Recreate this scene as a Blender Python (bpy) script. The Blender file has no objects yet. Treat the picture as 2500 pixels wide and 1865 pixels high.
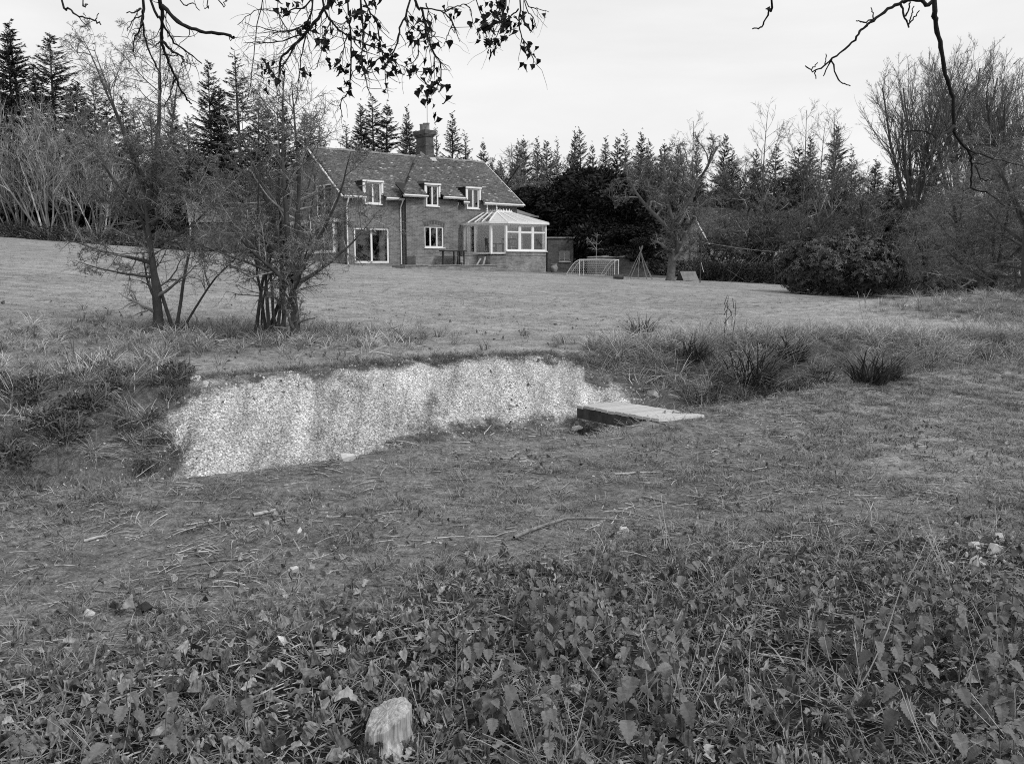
import bpy, math
import numpy as np
from mathutils import Vector, Matrix

# ------------------------------------------------------------------ camera, sky, sun
sc = bpy.context.scene
COL = sc.collection
EYE, FPX, PITCH = 1.55, 2080.0, math.radians(8.0)
cam_d = bpy.data.cameras.new("camera")
cam_d.sensor_width = 36.0
cam_d.lens = 36.0 * FPX / 2500.0
cam_d.clip_start = 0.05
cam_d.clip_end = 2000.0
cam = bpy.data.objects.new("camera", cam_d)
cam.location = (0, 0, EYE)
cam.rotation_euler = (math.pi / 2 - PITCH, 0, 0)
COL.objects.link(cam)
sc.camera = cam

SUN_EL, SUN_AZ = math.radians(44), math.radians(128)      # azimuth from +Y, clockwise
world = bpy.data.worlds.new("World")
sc.world = world
world.use_nodes = True
wt = world.node_tree
for n in list(wt.nodes):
    wt.nodes.remove(n)
wo = wt.nodes.new("ShaderNodeOutputWorld")
bg = wt.nodes.new("ShaderNodeBackground")
bg.inputs["Strength"].default_value = 0.1
sky = wt.nodes.new("ShaderNodeTexSky")
sky.sky_type = 'NISHITA'
sky.sun_disc = False
sky.sun_elevation = SUN_EL
sky.sun_rotation = SUN_AZ
bw = wt.nodes.new("ShaderNodeRGBToBW")
wt.links.new(sky.outputs[0], bw.inputs[0])
tc = wt.nodes.new("ShaderNodeTexCoord")
mp = wt.nodes.new("ShaderNodeMapping")
mp.inputs["Scale"].default_value = (1.2, 1.2, 5.0)
wt.links.new(tc.outputs["Generated"], mp.inputs[0])
nz = wt.nodes.new("ShaderNodeTexNoise")
nz.inputs["Scale"].default_value = 1.6
nz.inputs["Detail"].default_value = 6
nz.inputs["Roughness"].default_value = 0.55
nz.inputs["Distortion"].default_value = 0.4
wt.links.new(mp.outputs[0], nz.inputs["Vector"])
mr = wt.nodes.new("ShaderNodeMapRange")
mr.inputs[1].default_value = 0.3
mr.inputs[2].default_value = 0.7
mr.inputs[3].default_value = 8.5
mr.inputs[4].default_value = 10.2
wt.links.new(nz.outputs[0], mr.inputs[0])
mx = wt.nodes.new("ShaderNodeMix")
mx.inputs[0].default_value = 0.93                          # thick overcast over the clear sky
wt.links.new(bw.outputs[0], mx.inputs[2])
wt.links.new(mr.outputs[0], mx.inputs[3])
wt.links.new(mx.outputs[0], bg.inputs["Color"])
wt.links.new(bg.outputs[0], wo.inputs[0])

sun_d = bpy.data.lights.new("sun", 'SUN')
sun_d.energy = 2.3
sun_d.angle = math.radians(18)
sun_d.color = (1, 1, 1)
sun = bpy.data.objects.new("sun", sun_d)
sdir = Vector((math.sin(SUN_AZ) * math.cos(SUN_EL), math.cos(SUN_AZ) * math.cos(SUN_EL), math.sin(SUN_EL)))
sun.rotation_euler = sdir.to_track_quat('Z', 'Y').to_euler()
COL.objects.link(sun)

sc.view_settings.view_transform = 'Standard'
sc.view_settings.look = 'None'
sc.view_settings.exposure = 0.0
sc.view_settings.gamma = 1.0
sc.view_settings.use_curve_mapping = False
sc.render.engine = 'CYCLES'
sc.cycles.max_bounces = 4
sc.cycles.diffuse_bounces = 2
sc.cycles.transparent_max_bounces = 12
sc.cycles.use_denoising = False
sc.cycles.pixel_filter_type = 'BLACKMAN_HARRIS'
sc.cycles.filter_width = 1.05
sc.cycles.denoising_prefilter = 'ACCURATE'

# ------------------------------------------------------------------ helpers
RNG = np.random.default_rng(7)


def rng_(s):
    return np.random.default_rng(s)


def ray(px, py):
    x = (px - 1250.0) / FPX
    y = -(py - 932.5) / FPX
    c, s = math.cos(PITCH), math.sin(PITCH)
    return np.array([x, c + y * s, -s + y * c])


def at(px, py, Y):
    d = ray(px, py)
    return np.array([0, 0, EYE]) + d * (Y / d[1])


def fract(a):
    return a - np.floor(a)


def vn(x, y, seed=0.0):
    x = np.asarray(x, float); y = np.asarray(y, float)
    xi, yi = np.floor(x), np.floor(y)
    u, v = x - xi, y - yi
    u = u * u * (3 - 2 * u); v = v * v * (3 - 2 * v)
    h = lambda a, b: fract(np.sin(a * 127.1 + b * 311.7 + seed * 74.7) * 43758.5453)
    return (h(xi, yi) * (1 - u) + h(xi + 1, yi) * u) * (1 - v) + (h(xi, yi + 1) * (1 - u) + h(xi + 1, yi + 1) * u) * v


def fbm(x, y, seed=0.0, o=4):
    r, a, t = 0.0, 1.0, 0.0
    for i in range(o):
        r = r + a * vn(np.asarray(x) * 2 ** i, np.asarray(y) * 2 ** i, seed + i * 3.1)
        t += a; a *= 0.5
    return r / t


def sstep(a, b, x):
    t = np.clip((np.asarray(x, float) - a) / (b - a), 0, 1)
    return t * t * (3 - 2 * t)


LIP = np.array([(-60, -18), (-12, 1.8), (-3.35, 5.4), (-2.82, 5.71), (-2.27, 5.9), (-1.94, 6.05), (-1.42, 6.43), (-0.86, 7.01), (-0.18, 7.52),
                (0.59, 8.0), (1.0, 8.22), (1.85, 8.62), (2.95, 9.32), (4.29, 10.39), (5.77, 11.32), (7.25, 11.97), (16, 15.5), (80, 42)], float)


def lip(x, y):
    """signed distance beyond the near lip of the ditch, and the x where it is measured"""
    x = np.asarray(x, float); y = np.asarray(y, float)
    best = np.full(x.shape, 1e9); sg = np.zeros(x.shape); fx = np.zeros(x.shape)
    for (ax, ay), (bx, by) in zip(LIP[:-1], LIP[1:]):
        dx, dy = bx - ax, by - ay
        L2 = dx * dx + dy * dy
        t = np.clip(((x - ax) * dx + (y - ay) * dy) / L2, 0, 1)
        qx, qy = ax + t * dx, ay + t * dy
        d = np.hypot(x - qx, y - qy)
        m = d < best
        best = np.where(m, d, best)
        sg = np.where(m, np.sign(dx * (y - ay) - dy * (x - ax)), sg)
        fx = np.where(m, qx, fx)
    return best * sg, fx


def height(x, y):
    x = np.asarray(x, float); y = np.asarray(y, float)
    d, fx = lip(x, y)
    d = d + 0.42 * (fbm(x * 0.9, y * 0.9, 5) - 0.5) * sstep(0.1, 0.8, d)
    xc = np.clip(x, -60, 45)
    zl = 0.45 + 0.0126 * (np.clip(y, 5, 90) - 11) - (0.05 * np.minimum(xc, 0) + 0.043 * np.maximum(xc, 0)) * (0.25 + 0.75 * sstep(8, 20, y)) + 0.02 * np.maximum(0, -xc - 9)
    zl = zl + 0.70 * np.exp(-(((x - 13.5) / 5.5) ** 2 + ((y - 21.5) / 3.4) ** 2))
    zl = zl + 0.10 * (fbm(x / 3.5, y / 3.5, 1) - 0.5) + 0.035 * (fbm(x * 1.7, y * 1.7, 2) - 0.5)
    zn = 0.10 * (fbm(x / 2.2, y / 2.2, 3) - 0.5) + 0.035 * (fbm(x * 2.3, y * 2.3, 4) - 0.5)
    zn = zn + (0.05 + 0.07 * sstep(2.0, 4.0, x)) * np.exp(-((d + .15) / 0.45) ** 2) * (1 - np.exp(-((x - .9) / .55) ** 2))
    zn = zn - 0.10 * np.exp(-(((x - .75) / .4) ** 2 + ((y - 8.0) / .4) ** 2))
    zf = -0.68 + 0.10 * (fbm(x * 1.2, y * 1.2, 6) - 0.5)
    top = np.interp(fx, [-12, -4, -2.5, 0, 1.5, 3.0, 8, 30], [2.3, 2.1, 1.95, 2.2, 2.4, 2.1, 1.9, 1.8])
    sn = 1 - sstep(-0.08, 0.30, d)
    t = np.clip((d - 0.42) / np.maximum(top - 0.42, 0.1), 0, 1)
    sf = 0.80 * t + 0.20 * t * t * (3 - 2 * t)
    z = zf + (zn - zf) * sn + (zl - zf) * sf
    z = z - 0.34 * np.exp(-(((x - 1.02) / .34) ** 2 + ((y - 8.66) / .30) ** 2))
    far = sstep(200, 500, np.hypot(x, y))
    return z * (1 - far) + 3.0 * far


def hz(x, y):
    return float(height(np.array([x]), np.array([y]))[0])


def gnd(px, py):
    """where the ray through a photo pixel meets the terrain"""
    d = ray(px, py)
    s = np.arange(2.0, 140.0, 0.02)
    P = np.array([0, 0, EYE]) + d * s[:, None]
    h = height(P[:, 0], P[:, 1])
    k = np.argmax(P[:, 2] < h) if (P[:, 2] < h).any() else len(s) - 1
    return np.array([P[k, 0], P[k, 1], h[k]])


def newmesh(name, V, Fs, mat=None, tone=None, smooth=False, uv=None, attrs=None):
    V = np.asarray(V, np.float32).reshape(-1, 3)
    if isinstance(Fs, np.ndarray):
        Fs = [Fs]
    Fs = [np.asarray(f, np.int32) for f in Fs if len(f)]
    me = bpy.data.meshes.new(name)
    me.vertices.add(len(V)); me.vertices.foreach_set("co", V.ravel())
    nl = sum(f.size for f in Fs); npoly = sum(len(f) for f in Fs)
    me.loops.add(nl); me.polygons.add(npoly)
    me.loops.foreach_set("vertex_index", np.concatenate([f.ravel() for f in Fs]))
    tot = np.concatenate([np.full(len(f), f.shape[1], np.int32) for f in Fs])
    st = np.concatenate([[0], np.cumsum(tot)[:-1]]).astype(np.int32)
    me.polygons.foreach_set("loop_start", st)
    try:
        me.polygons.foreach_set("loop_total", tot)
    except Exception:
        pass
    me.polygons.foreach_set("use_smooth", np.full(npoly, bool(smooth)))
    me.update(calc_edges=True)
    a = me.attributes.new("tone", 'FLOAT', 'FACE')
    t = np.ones(npoly, np.float32) if tone is None else np.asarray(tone, np.float32)
    a.data.foreach_set("value", t)
    for k, v in (attrs or {}).items():
        a = me.attributes.new(k, 'FLOAT', 'POINT')
        a.data.foreach_set("value", np.asarray(v, np.float32))
    if mat:
        me.materials.append(mat)
    return me


def link(name, me, parent=None, loc=(0, 0, 0), rot=(0, 0, 0), scale=(1, 1, 1)):
    o = bpy.data.objects.new(name, me)
    o.location = loc; o.rotation_euler = rot; o.scale = scale
    if parent is not None:
        o.parent = parent
    COL.objects.link(o)
    return o


def tag(o, label=None, cat=None, group=None, kind=None):
    if label: o["label"] = label
    if cat: o["category"] = cat
    if group: o["group"] = group
    if kind: o["kind"] = kind
    return o


def empty(name, loc, rz=0, label=None, cat=None, group=None):
    o = link(name, None, None, tuple(float(v) for v in loc), (0, 0, rz))
    return tag(o, label, cat, group)


class G:
    """collects shapes into one mesh"""
    def __init__(s, T=None):
        s.V, s.Q, s.T3, s.n, s.tq, s.tt = [], [], [], 0, [], []
        s.T = T

    def add(s, V, F, tone=1.0):
        V = np.asarray(V, float).reshape(-1, 3)
        if s.T is not None:
            V = s.T(V)
        F = np.asarray(F, int) + s.n
        s.V.append(V); s.n += len(V)
        if F.shape[1] == 4:
            s.Q.append(F); s.tq.append(np.broadcast_to(tone, len(F)))
        else:
            s.T3.append(F); s.tt.append(np.broadcast_to(tone, len(F)))
        return s

    def box(s, x0, x1, y0, y1, z0, z1, tone=1.0):
        V = [(x0, y0, z0), (x1, y0, z0), (x1, y1, z0), (x0, y1, z0), (x0, y0, z1), (x1, y0, z1), (x1, y1, z1), (x0, y1, z1)]
        return s.add(V, [(0, 3, 2, 1), (4, 5, 6, 7), (0, 1, 5, 4), (1, 2, 6, 5), (2, 3, 7, 6), (3, 0, 4, 7)], tone)

    def quad(s, *p, tone=1.0):
        return s.add(p, [(0, 1, 2, 3)], tone)

    def tri(s, *p, tone=1.0):
        return s.add(p, [(0, 1, 2)], tone)

    def bar(s, a, b, w, h=None, up=(0, 0, 1), tone=1.0):
        a = np.array(a, float); b = np.array(b, float); h = h or w
        t = b - a; t /= np.linalg.norm(t)
        u = np.cross(t, up)
        if np.linalg.norm(u) < 1e-4:
            u = np.cross(t, (1, 0, 0))
        u /= np.linalg.norm(u); v = np.cross(u, t)
        V = [p + u * sx * w / 2 + v * sy * h / 2 for p in (a, b) for sx, sy in ((-1, -1), (1, -1), (1, 1), (-1, 1))]
        return s.add(V, [(0, 1, 2, 3), (4, 7, 6, 5), (0, 4, 5, 1), (1, 5, 6, 2), (2, 6, 7, 3), (3, 7, 4, 0)], tone)

    def tube(s, pts, r, k=6, tone=1.0):
        P = np.asarray(pts, float)[None]
        R = np.broadcast_to(np.asarray(r, float), P.shape[1])[None]
        V, F = tubes(P, R, k)
        return s.add(V, F, tone)

    def lathe(s, prof, k=12, c=(0, 0), tone=1.0):
        a = np.linspace(0, 2 * math.pi, k, endpoint=False)
        V = [(c[0] + r * math.cos(t), c[1] + r * math.sin(t), z) for r, z in prof for t in a]
        F = [(i * k + j, i * k + (j + 1) % k, (i + 1) * k + (j + 1) % k, (i + 1) * k + j) for i in range(len(prof) - 1) for j in range(k)]
        return s.add(V, F, tone)

    def build(s, name, mat, parent=None, off=(0, 0, 0), smooth=False, uv=False, loc=(0, 0, 0)):
        V = np.concatenate(s.V) - np.asarray(off, float)
        Fs, tn = [], []
        if s.Q: Fs.append(np.concatenate(s.Q)); tn += s.tq
        if s.T3: Fs.append(np.concatenate(s.T3)); tn += s.tt
        me = newmesh(name, V, Fs, mat, np.concatenate(tn), smooth)
        if uv:
            box_uv(me, off)
        return link(name, me, parent, loc)


def box_uv(me, off=(0, 0, 0)):
    l = me.uv_layers.new(name="UVMap")
    for p in me.polygons:
        n = p.normal
        for li in p.loop_indices:
            v = me.vertices[me.loops[li].vertex_index].co
            x, y, z = v[0] + off[0], v[1] + off[1], v[2] + off[2]
            if abs(n[2]) > 0.8: l.data[li].uv = (x, y)
            elif abs(n[0]) > abs(n[1]): l.data[li].uv = (y, z)
            else: l.data[li].uv = (x, z)


def tubes(P, R, k):
    M, n, _ = P.shape
    T = np.gradient(P, axis=1)
    T /= np.linalg.norm(T, axis=2, keepdims=True) + 1e-9
    mt = T.mean(axis=1)
    ax = np.eye(3)[np.argmin(np.abs(mt), axis=1)]
    U = np.cross(T, ax[:, None, :]); U /= np.linalg.norm(U, axis=2, keepdims=True) + 1e-9
    W = np.cross(T, U)
    a = np.arange(k) * 2 * math.pi / k
    V = P[:, :, None, :] + R[:, :, None, None] * (U[:, :, None, :] * np.cos(a)[:, None] + W[:, :, None, :] * np.sin(a)[:, None])
    i = np.arange(M)[:, None, None] * (n * k) + np.arange(n - 1)[None, :, None] * k
    j = np.arange(k)[None, None, :]; j2 = (j + 1) % k
    F = np.stack([i + j, i + j2, i + k + j2, i + k + j], -1).reshape(-1, 4)
    return V.reshape(-1, 3), F


def merge(parts):
    V, F, n = [], [], 0
    for v, f in parts:
        V.append(v); F.append(f + n); n += len(v)
    return np.concatenate(V), np.concatenate(F)


def nrm(v):
    return v / (np.linalg.norm(v, axis=-1, keepdims=True) + 1e-9)


def kites(P, D, N, L, W, fold=0.0):
    """leaf-shaped quads: base, side, tip, side"""
    D = nrm(D); S = nrm(np.cross(N, D)); N2 = np.cross(D, S)
    L = np.broadcast_to(np.asarray(L, float), len(P))[:, None]; W = np.broadcast_to(np.asarray(W, float), len(P))[:, None]
    m = P + D * L * 0.45
    V = np.stack([P, m - S * W / 2 + N2 * W * fold, P + D * L, m + S * W / 2 + N2 * W * fold], 1).reshape(-1, 3)
    F = np.arange(len(P) * 4).reshape(-1, 4)
    return V, F


# ------------------------------------------------------------------ materials (a black and white place: every colour is a grey)
def nodes(name):
    m = bpy.data.materials.new(name)
    m.use_nodes = True
    t = m.node_tree
    b = t.nodes["Principled BSDF"]
    return m, t, b


def mth(t, op, a, b=None):
    n = t.nodes.new("ShaderNodeMath"); n.operation = op
    for i, v in enumerate((a, b)):
        if v is None: continue
        if isinstance(v, (int, float)): n.inputs[i].default_value = v
        else: t.links.new(v, n.inputs[i])
    return n.outputs[0]


def noise(t, vec, scale, detail=5, rough=0.6, lo=None, hi=None, a=0.3, b=0.7):
    n = t.nodes.new("ShaderNodeTexNoise")
    n.inputs["Scale"].default_value = scale
    n.inputs["Detail"].default_value = detail
    n.inputs["Roughness"].default_value = rough
    t.links.new(vec, n.inputs["Vector"])
    if lo is None:
        return n.outputs[0]
    return rng_map(t, n.outputs[0], a, b, lo, hi)


def rng_map(t, v, a, b, lo, hi):
    m = t.nodes.new("ShaderNodeMapRange")
    t.links.new(v, m.inputs[0])
    for i, x in enumerate((a, b, lo, hi)):
        m.inputs[i + 1].default_value = x
    return m.outputs[0]


def attr(t, name):
    n = t.nodes.new("ShaderNodeAttribute"); n.attribute_name = name
    return n.outputs["Fac"]


def bumpn(t, b, h, strength=0.5, dist=0.02):
    n = t.nodes.new("ShaderNodeBump")
    n.inputs["Strength"].default_value = strength
    n.inputs["Distance"].default_value = dist
    t.links.new(h, n.inputs["Height"])
    t.links.new(n.outputs[0], b.inputs["Normal"])


def M(name, v, var=0.3, scale=6.0, rough=0.85, bump=0.0, bscale=None, rnd=0.0, spec=0.25, stretch=None, dist=0.01, transl=0.0):
    m, t, b = nodes(name)
    c = t.nodes.new("ShaderNodeTexCoord").outputs["Object"]
    if stretch:
        mp_ = t.nodes.new("ShaderNodeMapping"); mp_.inputs["Scale"].default_value = stretch
        t.links.new(c, mp_.inputs[0]); c = mp_.outputs[0]
    x = noise(t, c, scale, 5, 0.6, 1 - var, 1 + var)
    x = mth(t, 'MULTIPLY', x, attr(t, "tone"))
    if rnd:
        oi = t.nodes.new("ShaderNodeObjectInfo").outputs["Random"]
        x = mth(t, 'MULTIPLY', x, rng_map(t, oi, 0, 1, 1 - rnd, 1 + rnd))
    x = mth(t, 'MULTIPLY', x, v)
    t.links.new(x, b.inputs["Base Color"])
    b.inputs["Roughness"].default_value = rough
    b.inputs["Specular IOR Level"].default_value = spec
    if bump:
        bumpn(t, b, noise(t, c, bscale or scale * 3, 6, 0.65), bump, dist)
    if transl:
        tr = t.nodes.new("ShaderNodeBsdfTranslucent"); t.links.new(x, tr.inputs[0])
        ms = t.nodes.new("ShaderNodeMixShader"); ms.inputs[0].default_value = transl
        o = t.nodes["Material Output"]
        t.links.new(b.outputs[0], ms.inputs[1]); t.links.new(tr.outputs[0], ms.inputs[2]); t.links.new(ms.outputs[0], o.inputs[0])
    return m


def brick_mat(name, c1, c2, mortar, wear=0.25, rough=0.9):
    m, t, b = nodes(name)
    uv = t.nodes.new("ShaderNodeTexCoord").outputs["UV"]
    br = t.nodes.new("ShaderNodeTexBrick")
    t.links.new(uv, br.inputs["Vector"])
    br.inputs["Color1"].default_value = (c1, c1, c1, 1)
    br.inputs["Color2"].default_value = (c2, c2, c2, 1)
    br.inputs["Mortar"].default_value = (mortar, mortar, mortar, 1)
    br.inputs["Scale"].default_value = 1.0
    br.inputs["Mortar Size"].default_value = 0.008
    br.inputs["Mortar Smooth"].default_value = 0.2
    br.inputs["Bias"].default_value = 0.0
    br.inputs["Brick Width"].default_value = 0.225
    br.inputs["Row Height"].default_value = 0.075
    x = t.nodes.new("ShaderNodeRGBToBW"); t.links.new(br.outputs["Color"], x.inputs[0])
    w = noise(t, uv, 1.1, 6, 0.65, 1 - wear, 1 + wear)
    w2 = noise(t, uv, 9.0, 3, 0.6, 0.82, 1.18)
    y = mth(t, 'MULTIPLY', mth(t, 'MULTIPLY', x.outputs[0], w), w2)
    t.links.new(y, b.inputs["Base Color"])
    b.inputs["Roughness"].default_value = rough
    b.inputs["Specular IOR Level"].default_value = 0.2
    inv = mth(t, 'SUBTRACT', 1.0, br.outputs["Fac"])
    bumpn(t, b, inv, 0.6, 0.008)
    return m


def glass_mat(name, tint=1.0):
    m, t, b = nodes(name)
    t.nodes.remove(b)
    tr = t.nodes.new("ShaderNodeBsdfTransparent"); tr.inputs[0].default_value = (0.85 * tint,) * 3 + (1,)
    gl = t.nodes.new("ShaderNodeBsdfGlossy"); gl.inputs["Roughness"].default_value = 0.03
    gl.inputs[0].default_value = (0.95, 0.95, 0.95, 1)
    fr = t.nodes.new("ShaderNodeLayerWeight"); fr.inputs[0].default_value = 0.5
    f2 = mth(t, 'ADD', mth(t, 'MULTIPLY', mth(t, 'POWER', fr.outputs["Facing"], 4.0), 0.8), 0.06)
    ms = t.nodes.new("ShaderNodeMixShader")
    t.links.new(f2, ms.inputs[0]); t.links.new(tr.outputs[0], ms.inputs[1]); t.links.new(gl.outputs[0], ms.inputs[2])
    t.links.new(ms.outputs[0], t.nodes["Material Output"].inputs[0])
    return m


m_white = M("white_paint", 0.72, 0.08, 3, 0.45, spec=0.4)
m_white_old = M("weathered_white_paint", 0.58, 0.25, 8, 0.6)
m_brick = brick_mat("house_brick", 0.10, 0.18, 0.27)
m_brick_pale = brick_mat("pale_brick", 0.15, 0.24, 0.26, 0.45)
m_brick_dark = brick_mat("dark_brick", 0.06, 0.10, 0.12, 0.4)
m_tile = M("roof_tile", 0.14, 0.2, 2.2, 0.9)
m_tile_dark = M("old_roof_tile", 0.075, 0.25, 2, 0.9)
m_tile_base = M("roof_felt", 0.03, 0.2, 4, 0.9)
m_lead = M("lead_flashing", 0.42, 0.2, 6, 0.6)
m_coping = M("stone_coping", 0.24, 0.4, 5, 0.9, 0.4)
m_paving = M("paving", 0.18, 0.3, 4, 0.9, 0.2)
m_plaster = M("interior_plaster", 0.62, 0.06, 2, 0.9)
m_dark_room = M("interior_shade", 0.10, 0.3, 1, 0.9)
m_curtain = M("curtain", 0.42, 0.15, 6, 0.9)
m_glass = glass_mat("window_glass")
m_roofglass = M("polycarbonate_roof", 0.85, 0.05, 2, 0.3, spec=0.5, transl=0.5)
m_chair = M("dark_wood", 0.03, 0.3, 20, 0.5)
m_bark = M("tree_bark", 0.06, 0.45, 9, 0.95, 0.7, 30, dist=0.02, stretch=(1, 1, .35))
m_twig = M("bare_twigs", 0.15, 0.4, 5, 0.9)
m_twig_grey = M("grey_twigs", 0.13, 0.4, 3, 0.9, rnd=0.2)
m_twig_pale = M("pale_twigs", 0.24, 0.4, 3, 0.9)
m_bark_pale = M("pale_bark", 0.10, 0.4, 6, 0.95, 0.6, 20)
m_needle = M("spruce_needles", 0.058, 0.4, 1.2, 0.9, rnd=0.25, spec=0.1)
m_yew = M("yew_foliage", 0.026, 0.4, 1.5, 0.9, spec=0.1)
m_laurel = M("rhododendron_leaf", 0.03, 0.3, 3, 0.45, spec=0.45)
m_bramble = M("bramble_leaf", 0.06, 0.4, 2, 0.85, rnd=0.25)
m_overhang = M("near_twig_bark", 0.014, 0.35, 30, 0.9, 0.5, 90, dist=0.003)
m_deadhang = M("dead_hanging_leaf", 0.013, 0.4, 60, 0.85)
m_plank = M("bridge_plank", 0.44, 0.22, 7, 0.85, 0.4, 25, rnd=0.12, stretch=(1, 8, 8), dist=0.004)
m_beam = M("bridge_beam", 0.05, 0.4, 9, 0.9, 0.4)
m_metal = M("galvanised_metal", 0.35, 0.2, 10, 0.5)
m_net = M("white_net", 0.42, 0.1, 10, 0.8)
m_pole = M("cane_pole", 0.26, 0.35, 12, 0.8)
m_wood = M("weathered_wood", 0.14, 0.35, 10, 0.9, 0.5, stretch=(1, 1, .2))
m_render = M("cottage_render", 0.48, 0.35, 2, 0.9)
m_stone = M("chalk_stone", 0.5, 0.4, 14, 0.95, 0.4, rnd=0.25)
m_flint = M("dark_stone", 0.12, 0.4, 14, 0.9, 0.3, rnd=0.4)
m_stick = M("fallen_stick", 0.15, 0.4, 25, 0.9, 0.5, 60, rnd=0.3, dist=0.003)
m_stick_pale = M("bare_pale_stick", 0.38, 0.3, 25, 0.9, 0.4, 60, dist=0.003)
m_grass = M("grass_blade", 0.20, 0.3, 6, 0.75, rnd=0.3, transl=0.2)
m_grass_dry = M("dry_grass_blade", 0.36, 0.35, 8, 0.8, rnd=0.3, transl=0.15)
m_sedge = M("sedge_blade", 0.075, 0.4, 8, 0.7, rnd=0.3)
m_nettle = M("nettle_leaf", 0.145, 0.35, 40, 0.75, 0.6, 160, rnd=0.28, dist=0.003, transl=0.15)
m_nettle_stem = M("nettle_stem", 0.11, 0.3, 30, 0.8)
m_dead = M("dead_leaf", 0.19, 0.5, 45, 0.85, 0.5, 120, rnd=0.62, dist=0.003)
m_dead_pale = M("pale_dead_leaf", 0.30, 0.4, 60, 0.8, 0.5, 140, dist=0.003)
m_straw = M("dry_stem", 0.30, 0.35, 20, 0.85, rnd=0.35)
m_earth = M("dark_earth", 0.03, 0.4, 30, 0.95, 0.8, 60)

# ------------------------------------------------------------------ ground
def ground_material():
    m, t, b = nodes("ground_surface")
    c = t.nodes.new("ShaderNodeTexCoord").outputs["Object"]
    big = noise(t, c, 0.35, 5, 0.6, 0.80, 1.2)
    med = noise(t, c, 2.6, 6, 0.65, 0.68, 1.32)
    fine = noise(t, c, 22, 5, 0.7, 0.38, 1.62)
    vfine = noise(t, c, 90, 3, 0.7, 0.4, 1.6)
    tex = mth(t, 'MULTIPLY', mth(t, 'MULTIPLY', big, med), mth(t, 'MULTIPLY', fine, vfine))

    def mixv(a, bb, f):
        n = t.nodes.new("ShaderNodeMix")
        for i, v in ((0, f), (2, a), (3, bb)):
            if isinstance(v, (int, float)): n.inputs[i].default_value = v
            else: t.links.new(v, n.inputs[i])
        return n.outputs[0]
    lawn = mth(t, 'MULTIPLY', tex, 0.25)
    dirt = mth(t, 'MULTIPLY', tex, 0.15)
    fl = t.nodes.new("ShaderNodeTexVoronoi"); fl.inputs["Scale"].default_value = 26
    t.links.new(c, fl.inputs["Vector"])
    fleck = mth(t, 'MULTIPLY', rng_map(t, fl.outputs["Distance"], 0.10, 0.16, 1, 0), mth(t, 'GREATER_THAN', noise(t, c, 5, 3), 0.53))
    dirt = mixv(dirt, 0.36, mth(t, 'MULTIPLY', fleck, 0.8))
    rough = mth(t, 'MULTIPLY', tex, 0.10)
    lit = mth(t, 'MULTIPLY', tex, 0.024)  # soil under the leaf litter, with the shade between leaves darkened into its colour
    # chalk: pale crumbled lumps over grey marl
    streak = t.nodes.new("ShaderNodeMapping"); streak.inputs["Rotation"].default_value = (0, 0, math.radians(-24)); streak.inputs["Scale"].default_value = (4.5, .9, .9)
    t.links.new(c, streak.inputs[0])
    vo = t.nodes.new("ShaderNodeTexVoronoi"); vo.inputs["Scale"].default_value = 42
    t.links.new(c, vo.inputs["Vector"])
    vo2 = t.nodes.new("ShaderNodeTexVoronoi"); vo2.inputs["Scale"].default_value = 95
    t.links.new(c, vo2.inputs["Vector"])
    sep = t.nodes.new("ShaderNodeSeparateColor"); t.links.new(vo2.outputs["Color"], sep.inputs[0])
    lump = rng_map(t, vo.outputs["Distance"], 0.1, 0.6, 1.12, 0.55)
    grain = rng_map(t, sep.outputs[0], 0, 1, 0.34, 1.3)
    pale = mth(t, 'MULTIPLY', mth(t, 'MULTIPLY', lump, grain), 0.86)
    pale = mth(t, 'MULTIPLY', pale, mth(t, 'MULTIPLY', noise(t, c, 3.0, 7, 0.7, 0.72, 1.2), noise(t, streak.outputs[0], 1.0, 5, 0.6, 0.42, 1.3)))
    dirtbits = rng_map(t, noise(t, c, 34, 6, 0.75), 0.55, 0.63, 1.0, 0.3)
    pale = mth(t, 'MULTIPLY', pale, dirtbits)
    ca = attr(t, "chalk")
    cov = mth(t, 'ADD', mth(t, 'MULTIPLY', noise(t, c, 9, 8, 0.75), 1.6), mth(t, 'MULTIPLY', noise(t, c, 1.7, 4, 0.6), 0.7))
    cov = mth(t, 'SUBTRACT', mth(t, 'ADD', mth(t, 'MULTIPLY', ca, 1.45), cov), 1.93)
    cov = rng_map(t, cov, -0.14, 0.30, 0.0, 1)
    cov = mth(t, 'MULTIPLY', cov, mth(t, 'GREATER_THAN', ca, 0.02))
    soil = mth(t, 'MULTIPLY', tex, 0.085)
    x = mixv(lawn, dirt, attr(t, "dirt"))
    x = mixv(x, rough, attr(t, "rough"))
    x = mixv(x, lit, attr(t, "litter"))
    x = mixv(x, soil, attr(t, "soil"))
    x = mixv(x, pale, cov)
    t.links.new(x, b.inputs["Base Color"])
    b.inputs["Roughness"].default_value = 0.95
    b.inputs["Specular IOR Level"].default_value = 0.1
    hgt = mth(t, 'ADD', mth(t, 'MULTIPLY', noise(t, c, 26, 6, 0.7), 1.0), mth(t, 'MULTIPLY', lump, mth(t, 'MULTIPLY', cov, 0.9)))
    bumpn(t, b, hgt, 0.9, 0.025)
    return m


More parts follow.
